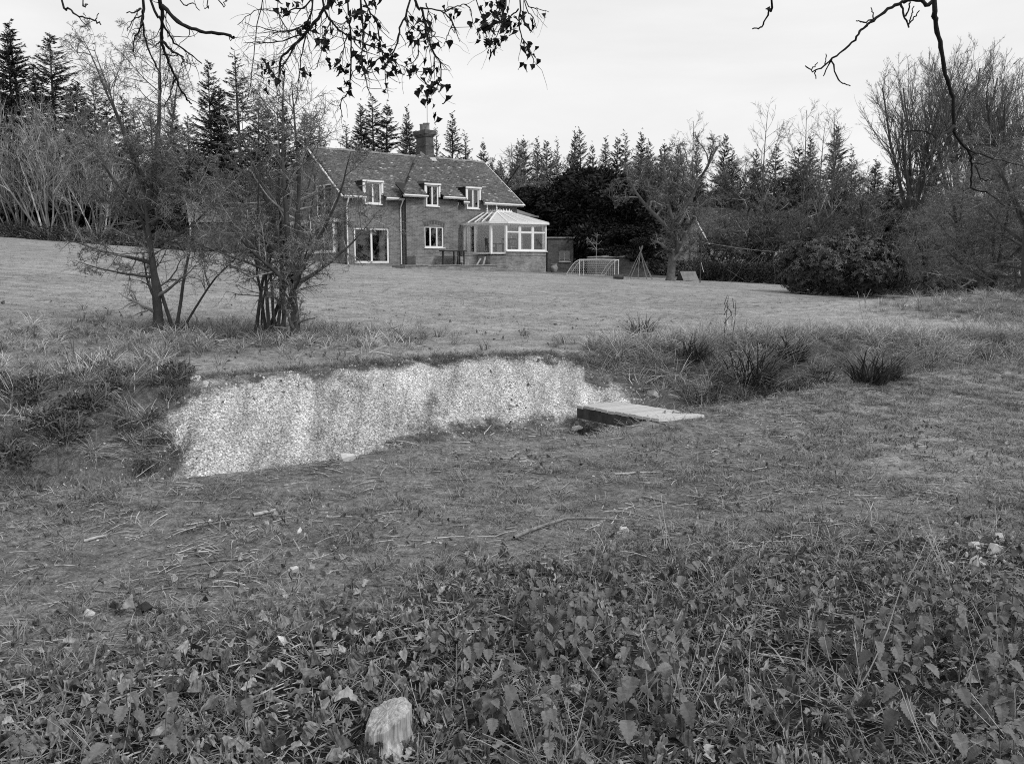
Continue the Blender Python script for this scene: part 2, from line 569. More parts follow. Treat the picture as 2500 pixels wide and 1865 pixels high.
def zones(x, y):
    """where the chalk, the bare path, rough grass and leaf litter lie"""
    d, fx = lip(x, y)
    dj = d + 0.9 * (fbm(x * 2.0, y * 2.0, 11, 5) - 0.5)
    fj = fx + 1.5 * (fbm(x * 1.4, y * 1.4, 12, 5) - 0.5) + 1.3 * (fbm(x * 4, y * 4, 18, 4) - 0.5)
    top = np.interp(fx, [-4, -2.5, 0, 1.5, 3.0], [2.1, 1.95, 2.2, 2.4, 2.1])
    lowlim = np.interp(fx, [-2.6, -1.6, -0.9, 0.0, 0.9, 1.9], [0.2, 0.35, 0.85, 1.3, 1.25, 1.1])
    ch = sstep(-3.0, -1.9, fj) * (1 - sstep(1.5, 2.5, fj)) * sstep(lowlim - 0.3, lowlim + 0.5, dj) * (1 - sstep(top - 0.30, top + 0.12, d + .35 * (fbm(x * 2.5, y * 2.5, 17) - .5)))
    soil = sstep(-3.0, -2.3, fj) * (1 - sstep(2.1, 2.7, fj)) * sstep(0.02, 0.15, d) * (1 - sstep(top - 0.08, top + 0.04, d))
    edge = np.interp(x, [-8, -2.1, -1.4, 0.0, 1.7, 3.9, 9], [2.2, 3.3, 3.6, 4.3, 4.75, 5.1, 5.8])
    e = y - edge + 0.7 * (fbm(x * 1.2, y * 1.2, 13) - 0.5)
    near = 1 - sstep(-0.15, 0.05, d)
    pathw = np.interp(x, [-8, -2, 1, 2.2, 3.2, 6], [1.0, 1.0, 1.0, 0.85, 0.35, 0.05])
    dirt = near * sstep(-0.1, 0.4, e) * pathw * np.clip(0.55 + 0.9 * fbm(x * 1.1, y * 1.6, 14), 0, 1)
    litter = near * (1 - sstep(-0.5, 0.35, e))
    # rough, longer grass: banks of the ditch away from the chalk, and under the thorn trees
    rough = sstep(0.0, 0.2, d) * (1 - sstep(top + 0.1, top + np.where(fx < -2, 2.2, .75) + 1.3 * fbm(x * .5, y * .5, 15), d)) * (1 - sstep(-2.6, -2.0, fj) * (1 - sstep(1.7, 2.5, fj)))
    rough = np.maximum(rough, 0.9 * np.exp(-(((x + 4.2) / 2.3) ** 2 + ((y - 11.3) / 1.5) ** 2)))
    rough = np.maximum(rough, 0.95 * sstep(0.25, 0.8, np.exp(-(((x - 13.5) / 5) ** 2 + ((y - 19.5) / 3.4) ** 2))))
    rough = np.maximum(rough, sstep(53, 57, y + 0.08 * x + 3 * fbm(x * .3, y * .3, 16)) * 0.9)
    return ch, dirt, np.clip(rough, 0, 1), litter, soil


def graded(lo, hi, dlo, dhi, step, grow):
    a = list(np.arange(dlo, dhi, step))
    s, v = step, dlo
    left = []
    while v > lo:
        s *= grow; v -= s; left.append(v)
    s, v = step, a[-1]
    right = []
    while v < hi:
        s *= grow; v += s; right.append(v)
    return np.array(left[::-1] + a + right)


gx = graded(-900, 900, -6, 8, 0.07, 1.055)
gy = graded(-300, 1200, 1.5, 15, 0.07, 1.045)
X, Y = np.meshgrid(gx, gy)
Z = height(X.ravel(), Y.ravel())
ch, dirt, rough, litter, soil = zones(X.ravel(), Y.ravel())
nx, ny = len(gx), len(gy)
ii = (np.arange(ny - 1)[:, None] * nx + np.arange(nx - 1)[None]).ravel()
gF = np.stack([ii, ii + 1, ii + nx + 1, ii + nx], -1)
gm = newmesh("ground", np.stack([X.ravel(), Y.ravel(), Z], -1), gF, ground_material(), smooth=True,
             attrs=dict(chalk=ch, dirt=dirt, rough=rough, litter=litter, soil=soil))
tag(link("ground", gm), "lawn, worn path and chalk ditch of the garden", kind="structure")

# ------------------------------------------------------------------ the brick house
HT = math.radians(38)
HX, HY, HZ = -9.4, 49.0, 1.4
U = np.array([math.cos(HT), math.sin(HT)]); Vv = np.array([-math.sin(HT), math.cos(HT)])


def hw(u, v, z=0.0):
    """house coordinates to world"""
    p = np.array([HX, HY]) + U * u + Vv * v
    return np.array([p[0], p[1], HZ + z])


def hroot(name, u, v, z, label, cat, group=None):
    return empty(name, hw(u, v, z), HT, label, cat, group)


def Tfront(y0):
    return lambda P: np.stack([P[:, 0], y0 - P[:, 1], P[:, 2]], -1)      # (along, out, up)


def Tside(x0):
    return lambda P: np.stack([x0 - P[:, 1], P[:, 0], P[:, 2]], -1)


def wall_panel(g, a0, a1, z0, z1, holes, thick=0.25):
    """a wall in (along, out, up) with real openings and reveals"""
    xs = sorted({a0, a1, *[h[0] for h in holes], *[h[1] for h in holes]})
    zs = sorted({z0, z1, *[h[2] for h in holes], *[h[3] for h in holes]})
    solid = lambda x, z: a0 < x < a1 and z0 < z < z1 and not any(h[0] < x < h[1] and h[2] < z < h[3] for h in holes)
    xm = [(p + q) / 2 for p, q in zip(xs[:-1], xs[1:])]; zm = [(p + q) / 2 for p, q in zip(zs[:-1], zs[1:])]
    for i, x in enumerate(xm):
        for j, z in enumerate(zm):
            if not solid(x, z): continue
            x0, x1, w0, w1 = xs[i], xs[i + 1], zs[j], zs[j + 1]
            g.quad((x0, 0, w0), (x1, 0, w0), (x1, 0, w1), (x0, 0, w1))
            g.quad((x0, -thick, w0), (x0, -thick, w1), (x1, -thick, w1), (x1, -thick, w0))
            if i == 0 or not solid(xm[i - 1], z): g.quad((x0, 0, w0), (x0, 0, w1), (x0, -thick, w1), (x0, -thick, w0))
            if i == len(xm) - 1 or not solid(xm[i + 1], z): g.quad((x1, 0, w0), (x1, -thick, w0), (x1, -thick, w1), (x1, 0, w1))
            if j == 0 or not solid(x, zm[j - 1]): g.quad((x0, 0, w0), (x0, -thick, w0), (x1, -thick, w0), (x1, 0, w0))
            if j == len(zm) - 1 or not solid(x, zm[j + 1]): g.quad((x0, 0, w1), (x1, 0, w1), (x1, -thick, w1), (x0, -thick, w1))


def curtain(T, a0, a1, o, z0, z1, parent, off, mat=None, n=14):
    g = G(T)
    a = np.linspace(a0, a1, n)
    w = 0.035 * np.where(np.arange(n) % 2, 1, -1)
    for i in range(n - 1):
        g.quad((a[i], o + w[i], z0), (a[i + 1], o + w[i + 1], z0), (a[i + 1], o + w[i + 1], z1), (a[i], o + w[i], z1))
    return g.build("curtain", mat or m_curtain, parent, off)


def window(parent, off, T, a0, a1, z0, z1, cols, rows=(1.0,), f=0.07, sill=True, rec=0.06, curt=(), name="window", mat=None, blank=()):
    """frame, with each pane, the sill and the curtains as its own pieces"""
    mat = mat or m_white
    g = G(T)
    o0, o1 = -rec - 0.06, -rec
    g.box(a0, a1, o0, o1, z0, z0 + f); g.box(a0, a1, o0, o1, z1 - f, z1)
    g.box(a0, a0 + f, o0, o1, z0 + f, z1 - f); g.box(a1 - f, a1, o0, o1, z0 + f, z1 - f)
    ce = np.cumsum([0] + list(cols)) / sum(cols) * (a1 - a0 - f) + a0
    re = np.cumsum([0] + list(rows)) / sum(rows) * (z1 - z0 - f) + z0
    for x in ce[1:-1]: g.box(x, x + f, o0, o1 + .003, z0 + f, z1 - f)
    for z in re[1:-1]: g.box(a0 + f, a1 - f, o0, o1 + .002, z, z + f)
    w = g.build(name, mat, parent, off)
    for i in range(len(ce) - 1):
        for j in range(len(re) - 1):
            if (i, j) in blank: continue
            p = G(T)
            p.box(ce[i] + f * .8, ce[i + 1] + f * .2, o0 + .02, o0 + .032, re[j] + f * .8, re[j + 1] + f * .2)
            p.build("pane", m_glass, w, off)
    if sill:
        s = G(T); s.box(a0 - .06, a1 + .06, -rec, 0.07, z0 - .06, z0 - .002); s.build("sill", mat, w, off)
    for c0, c1 in curt:
        curtain(T, a0 + c0 * (a1 - a0), a0 + c1 * (a1 - a0), -rec - .28, z0 + .02, z1 - .02, w, off)
    return w


HOFF = (0, 0, 0)
house = hroot("brick_house", 0, 0, 0, "two storey brick house with tiled roof and tall chimney at the top of the lawn", "house")
EAVE, RIDGE, HD, HW_, CB = 3.86, 6.9, 8.0, 12.35, 0.48
SL = (RIDGE - EAVE) / 4.35                                   # rise per metre


def roofz(v):
    return EAVE + (v + 0.35) * SL if v < 4 else RIDGE - (v - 4) * SL


WT = roofz(0) - 0.12
D1, D2, D3 = (1.23, 2.30, 3.48, 4.70), (5.07, 5.94, 3.48, 4.70), (8.38, 9.29, 3.48, 4.70)
patio = (0.49, 2.78, 0.10, 2.12)
cwin = (4.93, 6.30, 1.02, 2.28)
bay = (0.80, 5.85, 0.72, 2.42)
gwin = (1.75, 3.80, 2.85, 4.68)

g = G(Tfront(0)); wall_panel(g, 0, 3.67, -0.5, WT, [patio, (D1[0], D1[1], D1[2], WT)]); g.build("front_wall", m_brick, house, uv=True)
g = G(Tfront(-CB)); wall_panel(g, 3.67, 7.33, -0.5, WT - .10, [cwin, (D2[0], D2[1], D2[2], WT - .10)])
g.T = None
g.quad((3.67, 0, -.5), (3.67, -CB, -.5), (3.67, -CB, WT - .10), (3.67, 0, WT - .10)); g.quad((7.33, 0, -.5), (7.33, -CB, -.5), (7.33, -CB, WT - .10), (7.33, 0, WT - .10))
g.build("centre_wall", m_brick, house, uv=True)
g = G(Tfront(0)); wall_panel(g, 7.33, HW_, -0.5, WT, [(D3[0], D3[1], D3[2], WT), (8.3, 9.2, .66, 2.55)]); g.build("front_wall", m_brick, house, uv=True)

# gable ends and back
g = G()
brk = [0, gwin[0], gwin[1], 4.0, 8.0]
for a, b in zip(brk[:-1], brk[1:]):
    za, zb = roofz(a) - .1, roofz(b) - .1
    if a == gwin[0]:
        g.quad((0, a, -.5), (0, b, -.5), (0, b, gwin[2]), (0, a, gwin[2])); g.quad((0, a, gwin[3]), (0, b, gwin[3]), (0, b, zb), (0, a, za))
        g.quad((0, a, gwin[2]), (.25, a, gwin[2]), (.25, a, gwin[3]), (0, a, gwin[3])); g.quad((0, b, gwin[2]), (.25, b, gwin[2]), (.25, b, gwin[3]), (0, b, gwin[3]))
        g.quad((0, a, gwin[2]), (0, b, gwin[2]), (.25, b, gwin[2]), (.25, a, gwin[2])); g.quad((0, a, gwin[3]), (0, b, gwin[3]), (.25, b, gwin[3]), (.25, a, gwin[3]))
    else:
        g.quad((0, a, -.5), (0, b, -.5), (0, b, zb), (0, a, za))
g.build("gable_wall", m_brick, house, uv=True)
g = G()
g.quad((HW_, 0, -.5), (HW_, 4, -.5), (HW_, 4, RIDGE - .1), (HW_, 0, roofz(0) - .1)); g.quad((HW_, 4, -.5), (HW_, 8, -.5), (HW_, 8, roofz(8) - .1), (HW_, 4, RIDGE - .1))
g.build("gable_wall", m_brick, house, uv=True)
g = G(); g.quad((0, 8, -.5), (HW_, 8, -.5), (HW_, 8, roofz(8) - .1), (0, 8, roofz(8) - .1)); g.build("back_wall", m_brick, house, uv=True)
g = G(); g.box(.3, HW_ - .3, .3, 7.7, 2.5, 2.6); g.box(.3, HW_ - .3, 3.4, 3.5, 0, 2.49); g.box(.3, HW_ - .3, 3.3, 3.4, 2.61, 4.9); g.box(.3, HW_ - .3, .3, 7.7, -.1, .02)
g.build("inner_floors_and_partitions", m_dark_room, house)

# windows
window(house, HOFF, Tfront(0), *patio, (1, 1), f=.11, sill=False, curt=((.80, .95),), name="patio_door")
window(house, HOFF, Tfront(-CB), *cwin, (.9, 1.1, 1), f=.085, curt=((.72, .97),))
for T, d, cu in ((Tfront(0), D1, ((.08, .42), (.58, .95))), (Tfront(-CB), D2, ((.55, .95),)), (Tfront(0), D3, ((.6, .9),))):
    window(house, HOFF, T, *d, (1, 1), f=.085, rec=.02, curt=cu)
    y0 = 0 if d is not D2 else -CB
    gd = G(); a0, a1 = d[0] - .1, d[1] + .1
    gd.box(a0, d[0] - .005, y0 + .01, y0 + 1.25, 3.9, 4.74); gd.box(d[1] + .005, a1, y0 + .01, y0 + 1.25, 3.9, 4.74)
    gd.box(a0 - .05, a1 + .05, y0 - .04, y0 + 1.3, 4.745, 4.79)
    dm = gd.build("dormer", m_tile_base, house)
    gh = G(); gh.box(a0 - .05, a1 + .05, y0 - .10, y0 - .045, 4.70, 4.80); gh.box(a0 - .02, d[0] - .002, y0 - .06, y0 + .005, 4.0, 4.655); gh.box(d[1] + .002, a1 + .02, y0 - .06, y0 + .005, 4.0, 4.655)
    gh.build("fascia", m_white, dm)
window(house, HOFF, Tside(0), *gwin, (1, 1), f=.09, curt=((.5, .62),))
# bay window on the gable
g = G(); g.box(-.35, -.003, bay[0], bay[1], -.5, bay[2]); g.build("bay_wall", m_brick, house, uv=True)
bw_ = window(house, HOFF, Tside(-.35), bay[0], bay[1], bay[2], bay[3], (1, 1, 1, 1), f=.10, rec=-.06, name="bay_window", curt=((.02, .22), (.30, .46)))
g = G(); g.box(-.36, -.28, bay[0], bay[0] + .1, bay[2], bay[3]); g.box(-.55, -.004, bay[0] - .15, 6.6, bay[3] + .002, bay[3] + .20); g.build("bay_roof", m_white_old, house)
# brick arch above the centre window
g = G(Tfront(-CB - .003))
n = 15
for i in range(n):
    t = (i + .5) / n
    a = cwin[0] - .05 + t * (cwin[1] - cwin[0] + .1)
    z = cwin[3] + .16 * math.sin(math.pi * t) - .02
    tl = (t - .5) * .35
    g.add([(a - .04, 0, z), (a + .04, 0, z), (a + .04 + tl * .2, .03, z + .23), (a - .04 + tl * .2, .03, z + .23)], [(0, 1, 2, 3)])
    g.box(a - .042, a + .042, 0, .02, z, z + .22, tone=.8 + .5 * (i % 2))
g.build("brick_arch", M("arch_brick", .11, .3, 5), house)


# roof: a slab and real tile courses over it
def tile_rows(p0, a, s, La, Ls, inside, seed, gauge=.105, w=.17):
    r = rng_(seed)
    a = np.array(a, float); s = np.array(s, float); s /= np.linalg.norm(s)
    n = np.cross(a, s); n = n if n[2] > 0 else -n
    nr, nc = int(Ls / gauge), int(La / w) + 1
    R, C = np.meshgrid(np.arange(nr), np.arange(nc), indexing='ij')
    l = (C.ravel() + .5 * (R.ravel() % 2)) * w; q = R.ravel() * gauge
    k = np.array([inside(x, y) for x, y in zip(l + w / 2, q)]) & (l + w < La + .05)
    l, q = l[k], q[k]; m = len(l)
    sag = .03 * (vn(l * .5, q * .5, seed) - .5)
    lo = .034 + r.normal(0, .004, m) + sag; hi = .012 + sag
    tw = r.normal(0, .004, m)
    P = lambda L, Q, H: np.asarray(p0, float) + L[:, None] * a + Q[:, None] * s + H[:, None] * n
    e = w - .006
    V = np.stack([P(l, q, lo - tw), P(l + e, q, lo + tw), P(l + e, q + gauge * 1.1, hi + tw), P(l, q + gauge * 1.1, hi - tw),
                  P(l, q + .004, lo - .026), P(l + e, q + .004, lo - .026)], 1).reshape(-1, 3)
    i = np.arange(m)[:, None] * 6
    F = np.concatenate([i + [0, 1, 2, 3], i + [4, 5, 1, 0]])
    tone = np.exp(r.normal(0, .15, m)) * (.85 + .3 * vn(l * .5, q * .5, seed + 3))
    tone = np.where(r.random(m) < .035, r.uniform(1.8, 3.6, m), tone)
    return V, F, np.concatenate([tone, tone * .55])


g = G()
x0, x1 = -.3, HW_ + .3
def slope(g, a0, a1, cuts, y0, ytop, zc=4.74, dz0=0.0):
    """front roof slope with the dormer openings left out"""
    e = [a0] + [c for d in cuts for c in (d[0] - .1, d[1] + .1)] + [a1]
    for i, (p, q) in enumerate(zip(e[:-1], e[1:])):
        yb, zb = y0, EAVE + dz0
        if i % 2: zb = zc; yb = y0 + (zc - EAVE - dz0) / SL
        zt = EAVE + dz0 + (ytop - y0) * SL
        for dz in (0, -.09): g.quad((p, yb, zb + dz), (q, yb, zb + dz), (q, ytop, zt + dz), (p, ytop, zt + dz))
        g.quad((p, yb, zb - .09), (q, yb, zb - .09), (q, yb, zb), (p, yb, zb))


slope(g, x0, x1, (D1, D2, D3), -.35, 4.0)
g.quad((x0, 8.35, EAVE), (x1, 8.35, EAVE), (x1, 4, RIDGE), (x0, 4, RIDGE)); g.quad((x0, 8.35, EAVE - .09), (x1, 8.35, EAVE - .09), (x1, 4, RIDGE - .09), (x0, 4, RIDGE - .09))
roof = g.build("roof", m_tile_base, house)
Ls = math.hypot(4.35, RIDGE - EAVE)
su = (0, 4.35, RIDGE - EAVE)


def in_main(l, q):
    u = l + x0; z = EAVE + q / Ls * (RIDGE - EAVE)
    for d in (D1, D2, D3):
        if d[0] - .12 < u < d[1] + .12 and z < 4.74: return False
    return True


def hip_u(q):
    return 3.32 + 3.55 * min(1, q / 5.0)


def in_centre(l, q):
    u = l + 3.2; z = EAVE + q / Ls * (RIDGE - EAVE)
    if D2[0] - .12 < u < D2[1] + .12 and z < 4.74: return False
    return hip_u(q) < u < 7.55


V1, F1, t1 = tile_rows((x0, -.35, EAVE), (1, 0, 0), su, x1 - x0, Ls, in_main, 1)
gt = G(); gt.add(V1, F1, t1); gt.build("roof_tiles", m_tile, roof)["kind"] = "stuff"
V1, F1, t1 = tile_rows((x0, 8.35, EAVE), (1, 0, 0), (0, -4.35, RIDGE - EAVE), x1 - x0, Ls, lambda l, q: True, 2)
gt = G(); gt.add(V1, F1, t1); gt.build("roof_tiles", m_tile, roof)["kind"] = "stuff"
# raised slope over the projecting centre, swept round its left hip
g = G(); up = np.array([0, 4.35, RIDGE - EAVE]) / Ls; Lc = 5.0
pc = np.array([0, -.35 - CB, EAVE + .22])
A = pc + [hip_u(0), 0, 0]; B = pc + [7.55, 0, 0]; C_ = B + up * Lc; D_ = pc + [hip_u(Lc), 0, 0] + up * Lc
drop = np.array([0, 0, -(CB * SL) - .25])
slope(g, 3.32, 7.55, (D2,), -.35 - CB, 0.2, dz0=.22)
g.quad(pc + [hip_u(1.276), 0, 0] + up * 1.276, B + up * 1.276, C_, D_); g.quad(B, B + drop, C_ + drop, C_); g.quad(C_, D_, D_ + [0, .35, -.1], C_ + [0, .35, -.1])
croof = g.build("centre_roof", m_tile_base, house)
V1, F1, t1 = tile_rows((3.2, -.35 - CB, EAVE + .22), (1, 0, 0), su, 4.4, Lc, in_centre, 3)
gt = G(); gt.add(V1, F1, t1)
r_ = rng_(4)
for k in range(int(Lc / .105)):                               # bonnet courses turning the hip
    q0, q1 = k * .105, (k + 1) * .105 * 1.02
    h0 = pc + [hip_u(q0), 0, 0] + up * q0 + [0, 0, .035]; h1 = pc + [hip_u(q1), 0, 0] + up * q1 + [0, 0, .012]
    w0, w1 = np.array([-.40, .10, -.74]), np.array([-.40, .10, -.74])
    for j in range(3):
        f0, f1 = j / 3, (j + 1) / 3
        bl = -.07 * math.sin(math.pi * f0), -.07 * math.sin(math.pi * f1)
        tn = float(.75 * np.exp(r_.normal(0, .15)))
        gt.quad(h0 + w0 * f0 + [bl[0], 0, 0], h0 + w0 * f1 + [bl[1], 0, 0], h1 + w1 * f1 + [bl[1], 0, 0], h1 + w1 * f0 + [bl[0], 0, 0], tone=tn)
        gt.quad(h0 + w0 * f0 + [bl[0], 0, 0], h0 + w0 * f1 + [bl[1], 0, 0], h0 + w0 * f1 + [bl[1], 0, -.03], h0 + w0 * f0 + [bl[0], 0, -.03], tone=tn * .5)
gt.build("roof_tiles", m_tile, croof)["kind"] = "stuff"
g = G()
for i in range(34):                                            # ridge tiles
    xa = x0 + i * (x1 - x0) / 34
    z = RIDGE + .05 + .015 * math.sin(i * 1.3)
    g.add([(xa, 3.86, z - .09), (xa + .37, 3.86, z - .09), (xa + .37, 4, z + .04), (xa, 4, z + .04), (xa, 4.14, z - .09), (xa + .37, 4.14, z - .09)],
          [(0, 1, 2, 3), (3, 2, 5, 4)], tone=1.2 + .5 * fract(i * .618))
g.build("ridge_tiles", m_tile, roof)
# barge boards on the gables
for xb in (x0 - .02, x1 + .02):
    for ye in (-.36, 8.36):
        g = G(); g.bar((xb, ye, EAVE - .07), (xb, 4, RIDGE - .06), .04, .17, up=(1, 0, 0)); g.build("barge_board", m_white_old, roof)
# fascia, gutters and downpipes
def gutter(a0, a1, y, z):
    g = G(); g.box(a0, a1, y - .01, y + .03, z - .15, z - .02); g.build("fascia", m_white, house)
    g = G(); g.tube([(a0, y - .06, z - .05), (a1, y - .06, z - .055)], .05, 8); g.build("gutter", m_white, house)
for a0, a1 in ((-.25, D1[0] - .12), (D1[1] + .12, 3.6)): gutter(a0, a1, -.37, EAVE)
for a0, a1 in ((3.3, D2[0] - .12), (D2[1] + .12, 7.6)): gutter(a0, a1, -.37 - CB, EAVE + .20)
for a0, a1 in ((7.62, D3[0] - .12), (D3[1] + .12, HW_ + .25)): gutter(a0, a1, -.37, EAVE)
for u_, y_, zb in ((.05, -.06, -.05), (3.55, -.06, .02), (7.45, -.1, .65)):
    g = G(); g.tube([(u_ - .05, y_ - .34, EAVE - .09), (u_ - .04, y_ - .32, EAVE - .2), (u_, y_ - .02, EAVE - .5), (u_, y_, EAVE - .7), (u_, y_, zb)], .042, 8)
    g.build("downpipe", m_white, house, smooth=True)

# chimney
CU, CV, CWu, CWv = 7.55, 3.4, .62, 1.2
g = G(); g.box(CU, CU + CWu, CV, CV + CWv, 5.9, 7.55); g.box(CU - .03, CU + CWu + .03, CV - .03, CV + CWv + .03, 7.553, 7.62); g.box(CU + .02, CU + CWu - .02, CV + .02, CV + CWv - .02, 7.623, 8.15)
for i, (e, z0, z1) in enumerate(((.04, 8.153, 8.22), (.08, 8.223, 8.29), (.12, 8.293, 8.55))):
    g.box(CU - e, CU + CWu + e, CV - e, CV + CWv + e, z0, z1)
chim = g.build("chimney", m_brick_dark, house, uv=True)
for i, (dv, h, r) in enumerate(((.2, .40, .12), (.58, .44, .13), (.98, .42, .13))):
    g = G(); g.lathe([(r * 1.1, 8.5), (r * 1.1, 8.60), (r * .85, 8.62), (r * .8, 8.55 + h), (r * 1.05, 8.58 + h), (r * .95, 8.62 + h), (r * .6, 8.62 + h), (r * .55, 8.3 + h)], 12, (CU + CWu / 2, CV + dv))
    g.build("chimney_pot", M("chimney_pot_clay", .20 + .05 * (i == 1), .2, 9), chim, smooth=True)
g = G(); g.quad((CU - .05, CV - .22, 6.62), (CU + CWu + .1, CV - .22, 6.62), (CU + CWu + .1, CV - .012, 6.86), (CU - .05, CV - .012, 6.86))
g.bar((CU - .02, CV - .1, 6.8), (CU - .02, CV + .6, 7.18), .04, .16); g.build("flashing", m_lead, chim)
aer = hroot("television_aerial", CU + .32, CV + .3, 8.55, "thin television aerial mast strapped to the house chimney", "aerial")
g = G(); g.tube([(0, 0, -.35), (0.02, 0, 2.55)], .018, 6); g.build("mast", m_beam, aer)
g = G(); g.bar((-.25, 0, 2.15), (.25, .1, 2.15), .02)
for k in range(5): g.bar((-.2 + .1 * k, -.12, 2.15), (-.2 + .1 * k, .16, 2.15), .012); g.bar((-.2 + .1 * k, .02, 2.05), (-.2 + .1 * k, .02, 2.27), .012)
g.build("antenna", m_beam, aer)

# ------------------------------------------------------------------ conservatory
CO = (8.0, -3.6, -.42)
con = hroot("conservatory", *CO, "white framed conservatory with pale glazed roof on the right of the house front", "conservatory")
UL, UC, UR, VC, VF, ZF, ZS, ZG = 7.98, 8.66, 11.76, -2.95, -3.65, .64, .82, 2.42
g = G(Tfront(VF)); wall_panel(g, UC - .02, UR, -.5, ZS - .05, [], .22); g.T = None
g.box(UR - .22, UR, VF + .223, -.003, -.5, ZS - .05); g.box(UL, UL + .2, VC, -.003, -.5, ZF - .08)
g.quad((UL, VC, -.5), (UC, VF, -.5), (UC, VF, ZF - .08), (UL, VC, ZF - .08))
g.build("dwarf_wall", m_brick_pale, con, CO, uv=True)
g = G(); g.add([(UL - .05, 0, ZF - .075), (UL - .05, VC, ZF - .075), (UC, VF - .04, ZF - .075), (UR, VF - .04, ZF - .075), (UR, 0, ZF - .075)], [(0, 1, 2), (0, 2, 3), (0, 3, 4)])
g.build("floor", m_paving, con, CO)
g = G(); g.box(UC - .03, UR + .06, VF - .08, VF + .2, ZS - .048, ZS); g.build("sill", m_white, con, CO)
wu = (UR - UC) / 3
for i in range(3):
    window(con, CO, Tfront(VF), UC + i * wu + .002, UC + (i + 1) * wu - .002, ZS + .002, ZG, (1,), (2.45, 1), f=.085 if i != 1 else .105, sill=False, rec=.03)
TC = (lambda P: np.stack([UL + (UC - UL) * P[:, 0] + P[:, 1] * -.7, VC + (VF - VC) * P[:, 0] - P[:, 1] * .7, P[:, 2]], -1))
window(con, CO, TC, .02, .98, ZF, ZG, (1,), f=.10, sill=False, rec=.02)
TL = Tside(UL)
window(con, CO, TL, VC, VC + 1.62, ZF, ZG, (1,), f=.09, sill=False, rec=.02)
window(con, CO, TL, VC + 1.62, VC + 2.25, ZF, ZG, (1,), f=.09, sill=False, rec=.02)
window(con, CO, TL, VC + 2.25, -.02, ZF, ZG, (1,), f=.13, sill=False, rec=.02, name="door")
g = G(); g.box(UC - .06, UC + .06, VF - .012, VF + .12, ZS + .003, ZG); g.build("corner_post", m_white, con, CO)
g = G(); g.box(UR - .06, UR + .02, VF - .012, VF + .12, ZS + .003, ZG); g.build("corner_post", m_white, con, CO)
g = G(); g.box(UL - .012, UL + .12, VC - .06, VC + .08, ZF, ZG); g.build("corner_post", m_white, con, CO)
for i in range(3): window(con, CO, Tside(UR), VF + .3 + i * 1.1, VF + .3 + (i + 1) * 1.1, ZS, ZG, (1,), (2.4, 1), f=.09, sill=False, rec=-.02)
GR = [(UL - .1, .0), (UL - .1, VC - .05), (UC - .04, VF - .1), (UR + .1, VF - .1), (UR + .1, 0)]
g = G()
for (a, b), (c, d) in zip(GR[:-1], GR[1:]): g.bar((a, b, ZG + .06), (c, d, ZG + .06), .12, .11)
g.build("gutter", m_white, con, CO)
RA, RB, RZ = np.array([9.3, -1.85, 3.2]), np.array([10.45, -1.85, 3.2]), 3.2
zg = ZG + .12
pL0, pL1, pC, pR0, pR1 = [np.array([a, b, zg]) for a, b in GR]
rb_ = np.array([9.3, 0, 3.2]); rb2 = np.array([10.45, 0, 3.2])


def pane_strip(a0, a1, b0, b1, n, mat):
    a0, a1, b0, b1 = map(np.asarray, (a0, a1, b0, b1))
    for i in range(n):
        t0, t1 = i / n, (i + 1) / n
        g = G(); g.quad(a0 + (a1 - a0) * t0, a0 + (a1 - a0) * t1, b0 + (b1 - b0) * t1, b0 + (b1 - b0) * t0)
        q = g.build("roof_pane", mat, con, CO)
        g = G(); g.bar(a0 + (a1 - a0) * t1 + [0, 0, .015], b0 + (b1 - b0) * t1 + [0, 0, .015], .045, .05); g.build("roof_bar", m_white, con, CO)


pane_strip(pC, pR0, RA, RB, 4, m_roofglass)
pane_strip(pL1, pC, RA, RA + [.001, 0, 0], 1, m_roofglass)
pane_strip(pL0, pL1, rb_, RA, 4, m_glass)
pane_strip(pR0, pR1, RB, rb2, 4, m_roofglass)
g = G(); g.quad(rb_, rb2, RB, RA); g.build("roof_pane", m_roofglass, con, CO)
g = G(); g.bar(pL1 + [0, 0, .02], RA + [0, 0, .02], .06); g.bar(RA + [-.03, 0, .03], RB + [.03, 0, .03], .1, .08); g.build("ridge", m_white, con, CO)
for p in (RA, np.array([9.3, -.85, 3.2])):
    g = G(); g.lathe([(.04, 3.2), (.05, 3.3), (.025, 3.36), (.05, 3.42), (.02, 3.5), (.008, 3.72)], 8, p[:2]); g.build("finial", m_white, con, CO)
g = G()
for i in range(9):
    x = 9.42 + i * .125; h = .10 + .07 * (i % 2)
    g.add([(x - .055, -1.85, 3.27), (x + .055, -1.85, 3.27), (x, -1.85, 3.27 + h), (x, -1.83, 3.27)], [(0, 1, 2), (1, 3, 2), (3, 0, 2)])
    y = -1.72 + i * .1
    g.add([(9.3, y - .045, 3.24), (9.3, y + .045, 3.24), (9.3, y, 3.24 + h), (9.32, y, 3.24)], [(0, 1, 2), (1, 3, 2), (3, 0, 2)])
g.build("cresting", m_white, con, CO)["kind"] = "stuff"
g = G(); g.box(UL + .02, 8.28, -.03, -.003, ZF, 2.5); g.box(9.22, UR, -.03, -.003, ZF, 2.56); g.box(9.32, 10.4, -.03, -.003, 2.563, 3.1); g.box(8.28, 9.22, -.03, -.003, 2.553, 2.60); g.build("inner_plaster", m_plaster, con, CO)
window(con, CO, Tfront(-.03), 8.3, 9.2, .66, 2.55, (1,), f=.16, sill=False, rec=-.02, name="inner_door")


